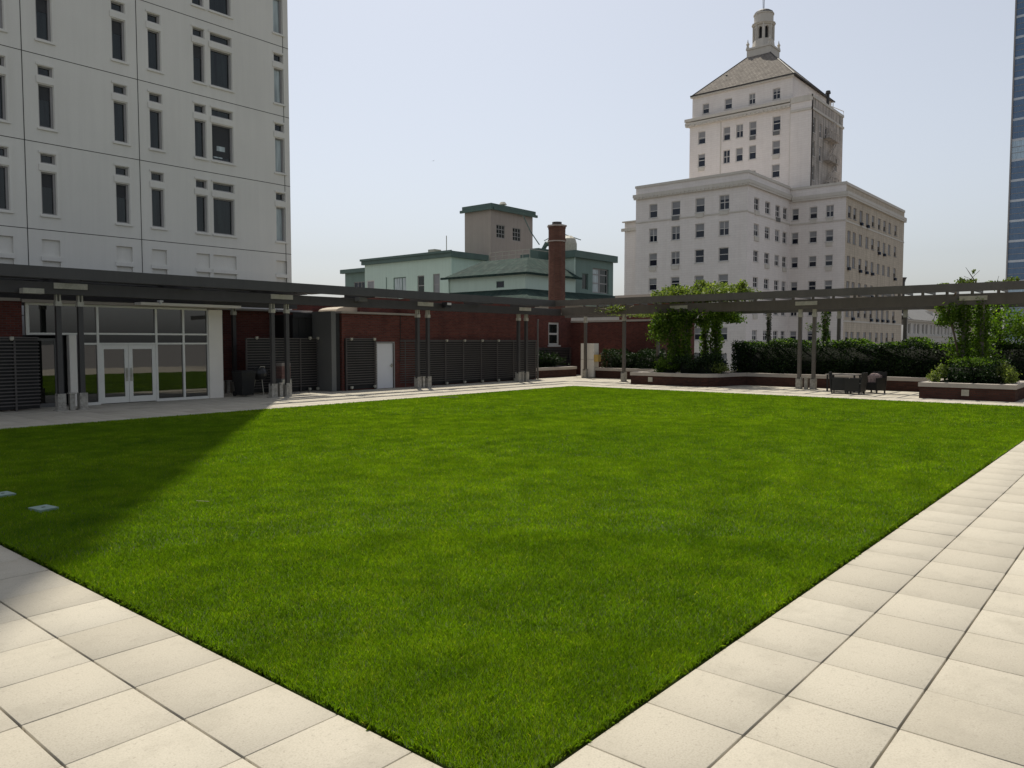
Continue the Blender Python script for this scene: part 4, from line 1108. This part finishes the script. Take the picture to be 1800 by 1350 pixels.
    e.build('eave_flashing', 'darkroof', rf)
    for q in range(4): MB().tube([a[q], b[q]], .09, 5).build('hip_flashing', 'darkroof', rf)
    MB().tube([(107.5, 50, 40.0), (107.2, 50, 40.6)], .14, 8).build('roof_vent', 'darkroof', rf)
    MB().cyl(114.5, 38.0, 33.6, 37.2, .22, .22, 8).cyl(114.5, 38.0, 37.2, 37.6, .4, .3, 8).build('flue', 'darkroof', rf)
    # cupola
    cp = MB().box(cx - h, cx + h, cy - h, cy + h, 42.9, 44.75).box(cx - h - .1, cx + h + .1, cy - h - .1, cy + h + .1, 44.5, 44.78).cyl(cx, cy, 44.78, 45.85, 1.62, 1.5, 8, 0, math.pi / 8).build('cupola', 'trim', t)
    lt = MB(); rr = 1.38; z0, z1 = 45.85, 48.2
    ph = math.pi / 8
    V = [(cx + rr * math.cos(ph + q * math.pi / 4), cy + rr * math.sin(ph + q * math.pi / 4)) for q in range(8)]
    for q in range(8):
        A, Bv = Vector(V[q]), Vector(V[(q + 1) % 8])
        def pt(s, z, d=0):
            p = A.lerp(Bv, s); nn = (p - Vector((cx, cy))).normalized(); return (p.x - nn.x * d, p.y - nn.y * d, z)
        s0, s1 = .22, .78; zz0, zz1 = 46.0, 47.4
        lt.poly([pt(0, z0), pt(s0, z0), pt(s0, z1), pt(0, z1)]); lt.poly([pt(s1, z0), pt(1, z0), pt(1, z1), pt(s1, z1)])
        lt.poly([pt(s0, z0), pt(s1, z0), pt(s1, zz0), pt(s0, zz0)])
        arcp = [(.5 - .28 * math.cos(g), zz1 + .36 * math.sin(g)) for g in np.linspace(0, math.pi, 9)]
        for (sa, za), (sb, zb) in zip(arcp, arcp[1:]): lt.poly([pt(sa, za), pt(sb, zb), pt(sb, z1), pt(sa, z1)]); lt.poly([pt(sa, za), pt(sb, zb), pt(sb, zb, .3), pt(sa, za, .3)])
        lt.poly([pt(s0, zz0), pt(s0, zz1), pt(s0, zz1, .3), pt(s0, zz0, .3)]); lt.poly([pt(s1, zz0), pt(s1, zz1), pt(s1, zz1, .3), pt(s1, zz0, .3)])
        p = pt(0, 0); lt.tube([(p[0] + (p[0] - cx) * .04, p[1] + (p[1] - cy) * .04, z0), (p[0] + (p[0] - cx) * .04, p[1] + (p[1] - cy) * .04, z1)], .11, 6)
    lt.cyl(cx, cy, 48.2, 48.32, 1.68, 1.68, 16).cyl(cx, cy, 48.0, 48.2, 1.46, 1.62, 16).cyl(cx, cy, 48.32, 49.6, 1.36, 1.36, 20).cyl(cx, cy, 49.6, 49.72, 1.46, 1.46, 20)
    lt.build('lantern', 'trim', cp)
    MB().cyl(cx, cy, 45.86, 48.0, .85, .85, 10).build('lantern_core', 'joint', cp)
    dm = MB()
    pr = [(1.42, 49.72), (1.28, 50.0), (.9, 50.25), (.4, 50.4), (.02, 50.45)]
    for (r0, a0), (r1, a1) in zip(pr, pr[1:]): dm.cyl(cx, cy, a0, a1, r0, r1, 20, caps=False)
    dm.build('dome', 'darkroof', cp, True)
    MB().tube([(cx, cy, 50.3), (cx, cy, 54.0)], .05).tube([(cx - .3, cy, 50.3), (cx - .32, cy + .1, 53.2)], .03).build('mast', 'darkroof', cp)
    for sx, sy in ((-1, -1), (1, -1), (-1, 1), (1, 1)):
        x, y = cx + sx * (h - .1), cy + sy * (h - .1)
        MB().cyl(x, y, 44.78, 45.05, .25, .2, 8).cyl(x, y, 45.05, 45.4, .12, .25, 8).cyl(x, y, 45.4, 45.65, .25, .1, 8).cyl(x, y, 45.65, 46.1, .1, .02, 8).build('finial', 'trim', cp)
    # windows
    def area(wn):
        ax, c, r, ac = wn; d = 0.6 if ax == 'y' else .8
        return (r[1] - r[0]) * (r[3] - r[2]) * d / c ** 2 * (1 if r[3] > 1.5 else .01)
    allw = sorted(wins + wins2, key=area, reverse=True)
    rest = allw[100:] + [('y', 31.8, h_, True) for h_ in HD]
    for ax, c, r, ac in allw[:100]:
        two = ax == 'y' and c == 39
        w_ = add_window(t, ax, c, r, .2, 'wframe_w', 'glass_blue', .09, rails=(.5,), mull=(.5,) if two or random.random() < .15 else (), blind=0.0 if two and random.random() < .6 else random.choice((.3, .45, .5, .5, .6, 0)), sill=True)
        if ac:
            MB().pbox(ax, c, r[0] + .1, r[1] - .1, r[2] - .62, r[2] - .12, -.12, 0).build('air_conditioner', 'greysteel' if random.random() < .4 else 'trim', w_)
    m = MB()
    for ax, c, r, ac in rest:
        u0, u1, z0, z1 = r
        m.pbox(ax, c, u0, u1, z0, z1, .16, .2, 1)
        half = random.random() < .6
        m.pbox(ax, c, u0 + (.0 if not half else (u1 - u0) * .45), u1, z0 + (z1 - z0) * (0 if half else .45), z1, .12, .155, 0)
        m.pbox(ax, c, u0 - .05, u1 + .05, z0 - .1, z0 - .01, -.08, .1, 0)
        if ac and random.random() < .6: m.pbox(ax, c, u0 + .15, u0 + .8, z0 - .5, z0 - .12, -.3, 0, 1)
    o = m.build('window', ['blind', 'glass_blue'], t); o['kind'] = 'stuff'
    # fire escape on the stained side
    m = MB()
    for z in (23.5, 26.5, 29.5):
        m.box(108.5, 112.5, 35.6, 36.49, z, z + .08)
        for x in np.arange(108.5, 112.6, .8): m.box(x - .03, x + .03, 35.6, 35.66, z, z + 1)
        m.box(108.5, 112.5, 35.58, 35.66, z + .96, z + 1.02)
        m.tube([(108.8, 35.9, z + .05), (112.2, 35.9, z + 3.0)], .06)
        m.tube([(108.8, 36.2, z + .05), (112.2, 36.2, z + 3.0)], .06)
    m.build('fire_escape', 'stained', t)
    m = MB().tube([(110, 36.45, 34.3), (116.5, 36.45, 34.9), (116.6, 36.45, 34.2)], .05).tube([(112, 36.45, 34.3), (112, 36.45, 35.2)], .05)
    m.build('roof_rail', 'trim', t)
hotel()

# ============================================================ green building
def green():
    t = thing('green_building', 'pale green stucco building with dark green eaves and a taupe roof block', 'building')
    B = -13.9
    H1 = [(68.75, 71.0, 7.6, 9.7), (65.65, 66.8, 7.4, 9.7), (63.1, 64.2, 7.4, 9.75)]
    H2 = [(74.5, 75.9, 8.0, 9.6)]
    m = MB()
    m.wall('x', 62, 61.3, 76.3, B, 11.55, H1 + H2, .2)
    m.wall('y', 61.3, 62, 72, B, 11.55, (), .2)
    m.poly([(62, 61.3, 11.5), (72, 61.3, 11.5), (72, 76.3, 11.5), (62, 76.3, 11.5)])
    m.build('wall', 'green', t)
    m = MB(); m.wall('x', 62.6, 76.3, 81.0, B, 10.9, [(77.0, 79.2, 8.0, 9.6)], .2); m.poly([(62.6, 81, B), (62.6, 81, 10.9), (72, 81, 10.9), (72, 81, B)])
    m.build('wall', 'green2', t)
    e = MB()
    e.box(61.6, 62, 60.9, 76.5, 11.5, 12.15).box(62, 72, 60.9, 61.3, 11.5, 12.15).box(61.45, 61.6, 60.75, 76.6, 11.95, 12.2).box(62, 72, 61.3, 76.3, 11.9, 12.1)
    e.box(62.1, 62.6, 76.5, 81.4, 10.75, 11.25).box(62.6, 72, 76.3, 81.4, 10.9, 11.2)
    e.build('eaves', 'greentrim', t)
    for r, fr, g_ in ((H1[0], 'green2', 'glass_sky'), (H1[1], 'wframe', 'glass_dark'), (H1[2], 'wframe', 'blind')):
        add_window(t, 'x', 62, r, .16, fr, g_, .1, rails=(.5,) if fr == 'wframe' else (), mull=(.35,) if fr == 'green2' else ())
    add_window(t, 'x', 62, H2[0], .1, 'wframe_w', 'blind', .14)
    add_window(t, 'x', 62.6, (77.0, 79.2, 8.0, 9.6), .12, 'wframe', 'glass_blue', .08, mull=(.33, .66))
    MB().box(61.93, 62, 72.2, 72.26, 6, 9.8).build('downpipe', 'green2', t)
    # taupe roof block
    m = MB()
    m.wall('x', 68, 60.7, 64.9, 10, 17.7, (), .1)
    HB = [(68.98, 70.5, 14.3, 15.85), (71.94, 73.46, 14.25, 15.8)]
    m.wall('y', 60.7, 68, 75.8, 10, 17.7, HB, .15)
    m.poly([(75.8, 60.7, 10), (75.8, 64.9, 10), (75.8, 64.9, 17.7), (75.8, 60.7, 17.7)]); m.poly([(68, 64.9, 10), (68, 64.9, 17.7), (75.8, 64.9, 17.7), (75.8, 64.9, 10)])
    bl = m.build('roof_block', 'beige', t)
    MB().box(67.75, 68, 60.4, 65.1, 17.6, 18.15).box(68, 76.05, 60.4, 60.7, 17.6, 18.15).box(67.55, 67.75, 60.2, 65.3, 17.4, 17.7).box(68, 76.2, 60.2, 60.4, 17.4, 17.7).box(68, 75.8, 60.7, 64.9, 18.0, 18.1).build('eaves', 'greentrim', bl)
    for r in HB: add_window(bl, 'y', 60.7, r, .12, 'wframe', 'glass_dark', .08, rails=(.33, .66), mull=(.33, .66))
    MB().cyl(71.2, 61.6, 18.1, 18.5, .2, .2, 8).cyl(71.2, 61.6, 18.5, 18.8, .5, .3, 10).build('roof_vent', 'galv', bl)
    # front hip volume F
    m = MB()
    m.wall('x', 56, 45.7, 55.8, B, 8.4, [(48.3, 49.3, 7.2, 7.85)], .15)
    m.wall('y', 45.7, 56, 64, B, 8.4, (), .1)
    m.poly([(56, 55.8, B), (56, 55.8, 8.4), (64, 55.8, 8.4), (64, 55.8, B)])
    m.build('wall', 'green', t)
    add_window(t, 'x', 56, (48.3, 49.3, 7.2, 7.85), .1, 'green2', 'glass_blue', .06)
    m = MB()
    x0, x1, y0, y1, z0 = 55.6, 64.4, 45.3, 56.2, 8.45; a = [(x0, y0, z0), (x1, y0, z0), (x1, y1, z0), (x0, y1, z0)]
    z1 = 10.3; q0, q1, p0, p1 = 59.2, 63, 48.0, 54.0; b = [(q0, p0, z1), (q1, p0, z1), (q1, p1, z1), (q0, p1, z1)]
    for k in range(4): m.poly([a[k], a[(k + 1) % 4], b[(k + 1) % 4], b[k]])
    m.poly(b); m.box(55.45, 55.6, 45.15, 56.35, 8.3, 8.5); m.box(55.6, 64.4, 45.15, 45.3, 8.3, 8.5)
    m.build('hip_roof', 'greenroof', t)
    # skirt roof
    m = MB()
    a = [(53.2, 42.9, 5.5), (80, 42.9, 5.5), (80, 60, 5.5), (53.2, 60, 5.5)]; b = [(55.99, 45.69, 7.0), (80, 45.69, 7.0), (80, 57, 7.0), (55.99, 57, 7.0)]
    for k in (0, 3): m.poly([a[k], a[(k + 1) % 4], b[(k + 1) % 4], b[k]])
    m.build('porch_roof', 'greenroof', t)
    MB().wall('x', 54.5, 44, 60, B, 5.6).wall('y', 44, 54.5, 80, B, 5.6).build('lower_wall', 'trim', t)
    # right volume R
    HR = [(65.85, 66.95, 7.45, 9.1), (67.75, 70.8, 7.2, 9.8)]
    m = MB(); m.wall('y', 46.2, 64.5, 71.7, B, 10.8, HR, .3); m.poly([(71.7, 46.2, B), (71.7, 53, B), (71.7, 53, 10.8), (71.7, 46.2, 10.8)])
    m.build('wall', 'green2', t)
    MB().wall('x', 64.5, 46.2, 53, B, 10.8).build('wall', 'green', t)
    MB().box(64.1, 64.5, 45.8, 53, 10.6, 11.3).box(64.5, 72.0, 45.8, 46.2, 10.6, 11.3).box(64.5, 71.7, 46.2, 53, 10.9, 11.1).build('eaves', 'greentrim', t)
    add_window(t, 'y', 46.2, HR[0], .2, 'green2', 'glass_dark', .08)
    add_window(t, 'y', 46.2, (67.75, 69.2, 7.2, 9.8), .25, 'wframe', 'glass_sky', .12, rails=(.75, .4))
    add_window(t, 'y', 46.2, (69.25, 70.8, 7.2, 9.8), .25, 'wframe', 'glass_dark', .12, rails=(.75, .4))
    for x, y, z1 in ((61.93, 61.2, 11.5), (55.9, 55.6, 8.3), (64.4, 46.1, 10.6)):
        MB().tube([(x, y, -13), (x, y, z1)], .07, 6).build('downpipe', 'green', t)
    MB().tube([(62.5, 62.5, 12.1), (62.5, 62.5, 14.0)], .05, 5).build('vent_pipe', 'galv', t)
    MB().box(64.5, 65.6, 66.5, 67.6, 12.1, 13.0).build('vent_box', 'galv', t)
    # roof clutter: rail, ladder, curved dark duct, satellite dome
    m = MB()
    for k in range(7):
        y = 48.4 + k * .9; m.tube([(60.0, y, 10.3), (60.0, y, 11.2)], .03, 4)
    m.tube([(60, 48.4, 11.2), (60, 53.8, 11.2)], .035, 4).tube([(60, 48.4, 10.8), (60, 53.8, 10.8)], .03, 4).tube([(60, 48.4, 11.2), (63, 48.4, 11.2)], .035, 4)
    m.build('roof_rail', 'galv', t)
    m = MB().tube([(64.0, 50.0, 10.2), (64.0, 50.0, 11.4), (64.2, 49.6, 12.2), (65.5, 49.0, 12.4), (67.5, 48.4, 12.2)], .28, 8)
    m.tube([(64.2, 50.5, 12.2), (64.0, 51.5, 13.6), (63.6, 52.2, 15.3)], .06, 5).tube([(64.4, 50.0, 12.6), (66.5, 49.6, 13.6), (69, 48.6, 13.0)], .05, 5).box(62.4, 64.2, 49.2, 50.4, 10.3, 11.6)
    m.build('roof_duct', 'greentrim', t)
    m = MB()
    for (r0, z0), (r1, z1) in zip([(.9, 11.1), (.9, 12.2), (.75, 12.7), (.4, 13.0)], [(.9, 12.2), (.75, 12.7), (.4, 13.0), (.02, 13.05)]): m.cyl(65.6, 47.8, z0, z1, r0, r1, 14, caps=False)
    m.build('roof_tank', 'galv', t, True)
green()

def chimney():
    t = thing('brick_chimney', 'tall octagonal red brick chimney with corbelled top before the green building', 'chimney', (50, 37.55, -13.9))
    m = MB(); ph = math.pi / 8
    m.cyl(0, 0, 0, 24.0, .72, .69, 8, 0, ph)
    m.cyl(0, 0, 24.0, 24.12, .76, .76, 8, 0, ph).cyl(0, 0, 24.12, 24.95, .70, .70, 8, 0, ph).cyl(0, 0, 24.95, 25.12, .73, .73, 8, 0, ph)
    m.build('shaft', 'chimney', t)
    MB().cyl(0, 0, 25.12, 25.24, .81, .81, 8, 0, ph).cyl(0, 0, 23.92, 24.0, .78, .78, 8, 0, ph).build('coping', 'roofedge', t)
    MB().cyl(0, 0, 25.25, 25.5, .4, .4, 10).build('flue_pot', 'darkroof', t)
chimney()

# ============================================================ background right
def grey_house():
    t = thing('grey_hall', 'low grey hall with hipped shingle roof seen under the right pergola', 'building')
    B = -13.9
    hs = [(135 + k * 2.9 + (k % 2) * .4, 136.4 + k * 2.9 + (k % 2) * .4, 3.3, 5.0) for k in range(14)]
    m = MB(); m.wall('y', 31.5, 132.4, 177, B, 5.5, hs, .25); m.poly([(177, 31.5, B), (177, 42, B), (177, 42, 5.5), (177, 31.5, 5.5)])
    m.build('wall', 'greywall', t)
    MB().box(132.4, 177, 31.3, 31.5, 2.9, 3.02).box(132.4, 177, 31.35, 31.5, 1.95, 2.05).box(132.4, 177.3, 31.0, 31.5, 5.3, 5.55).build('trim_band', 'trim', t)
    for h_ in hs: add_window(t, 'y', 31.5, h_, .22, 'wframe_w', 'blind' if random.random() < .6 else 'glass_dark', .12)
    m = MB(); m.poly([(132.4, 30.8, 5.56), (177.5, 30.8, 5.56), (153, 37, 9.3), (132.4, 37, 9.3)])
    m.poly([(177.5, 30.8, 5.56), (177.5, 43, 5.56), (153, 37, 9.3)])
    m.build('roof', 'greyroof', t)
    MB().box(158, 159.6, 33.2, 34.8, 6.4, 7.6).build('dormer', 'greywall', t)
    t2 = thing('tan_building', 'plain tan block rising behind the grey shingle roof', 'building')
    MB().box(200, 216, 33, 44, B, 10.9).build('wall', 'tan', t2)
    MB().box(199.8, 216.2, 32.8, 44.2, 10.91, 11.3).build('coping', 'trim', t2)
    t3 = thing('flue_pipe', 'dark vertical flue with a cowl right of the white tower', 'flue', (135.6, 32.7, 5.6))
    MB().cyl(0, 0, 0, 6.2, .38, .38, 10).build('pipe', 'darkroof', t3)
    MB().cyl(0, 0, 6.2, 6.7, .42, .65, 10).box(.2, .9, -.25, .25, 6.1, 6.6).build('cowl', 'darkroof', t3)
grey_house()

def glass_tower():
    t = thing('glass_tower', 'tall blue glass curtain wall skyscraper at the right edge of the picture', 'skyscraper', (221, 30.3, -13.9), rz=R(-6))
    # local: face toward -x, runs along -y from 0
    W, Hh, fl = 46, 150, 4.8
    MB().box(.3, 30, -W, 0, 0, Hh).build('core', 'joint', t)
    g = MB(); g2 = MB(); g3 = MB(); sp = MB(); mu = MB()
    z = 13.9 - 12.0; k = 0
    while z < Hh - fl:
        if 55 < z < 60: g3.box(.05, .3, -W, -.3, z, z + fl - .55)
        elif z < 26: g2.box(.05, .3, -W, -.3, z, z + fl - .55)
        else: g.box(.05, .3, -W, -.3, z, z + fl - .55)
        sp.box(0, .3, -W, -.3, z + fl - .55, z + fl)
        mu.box(.0, .3, -W, -.3, z + 1.4, z + 1.5); mu.box(.0, .3, -W, -.3, z + 2.8, z + 2.9)
        z += fl; k += 1
    y = -4.0
    while y > -W: mu.box(-.06, .3, y - .09, y + .09, 0, Hh); y -= 4.0
    g.build('glazing', 'curtain_glass', t); g2.build('pale_glazing', 'curtain_glass2', t); g3.build('pale_glazing', 'curtain_glass2', t); sp.build('spandrel_band', 'spandrel', t); mu.build('mullions', 'wframe', t)
    MB().box(-.25, .3, -.3, .0, 0, Hh).build('corner_fin', 'wframe', t)
glass_tower()
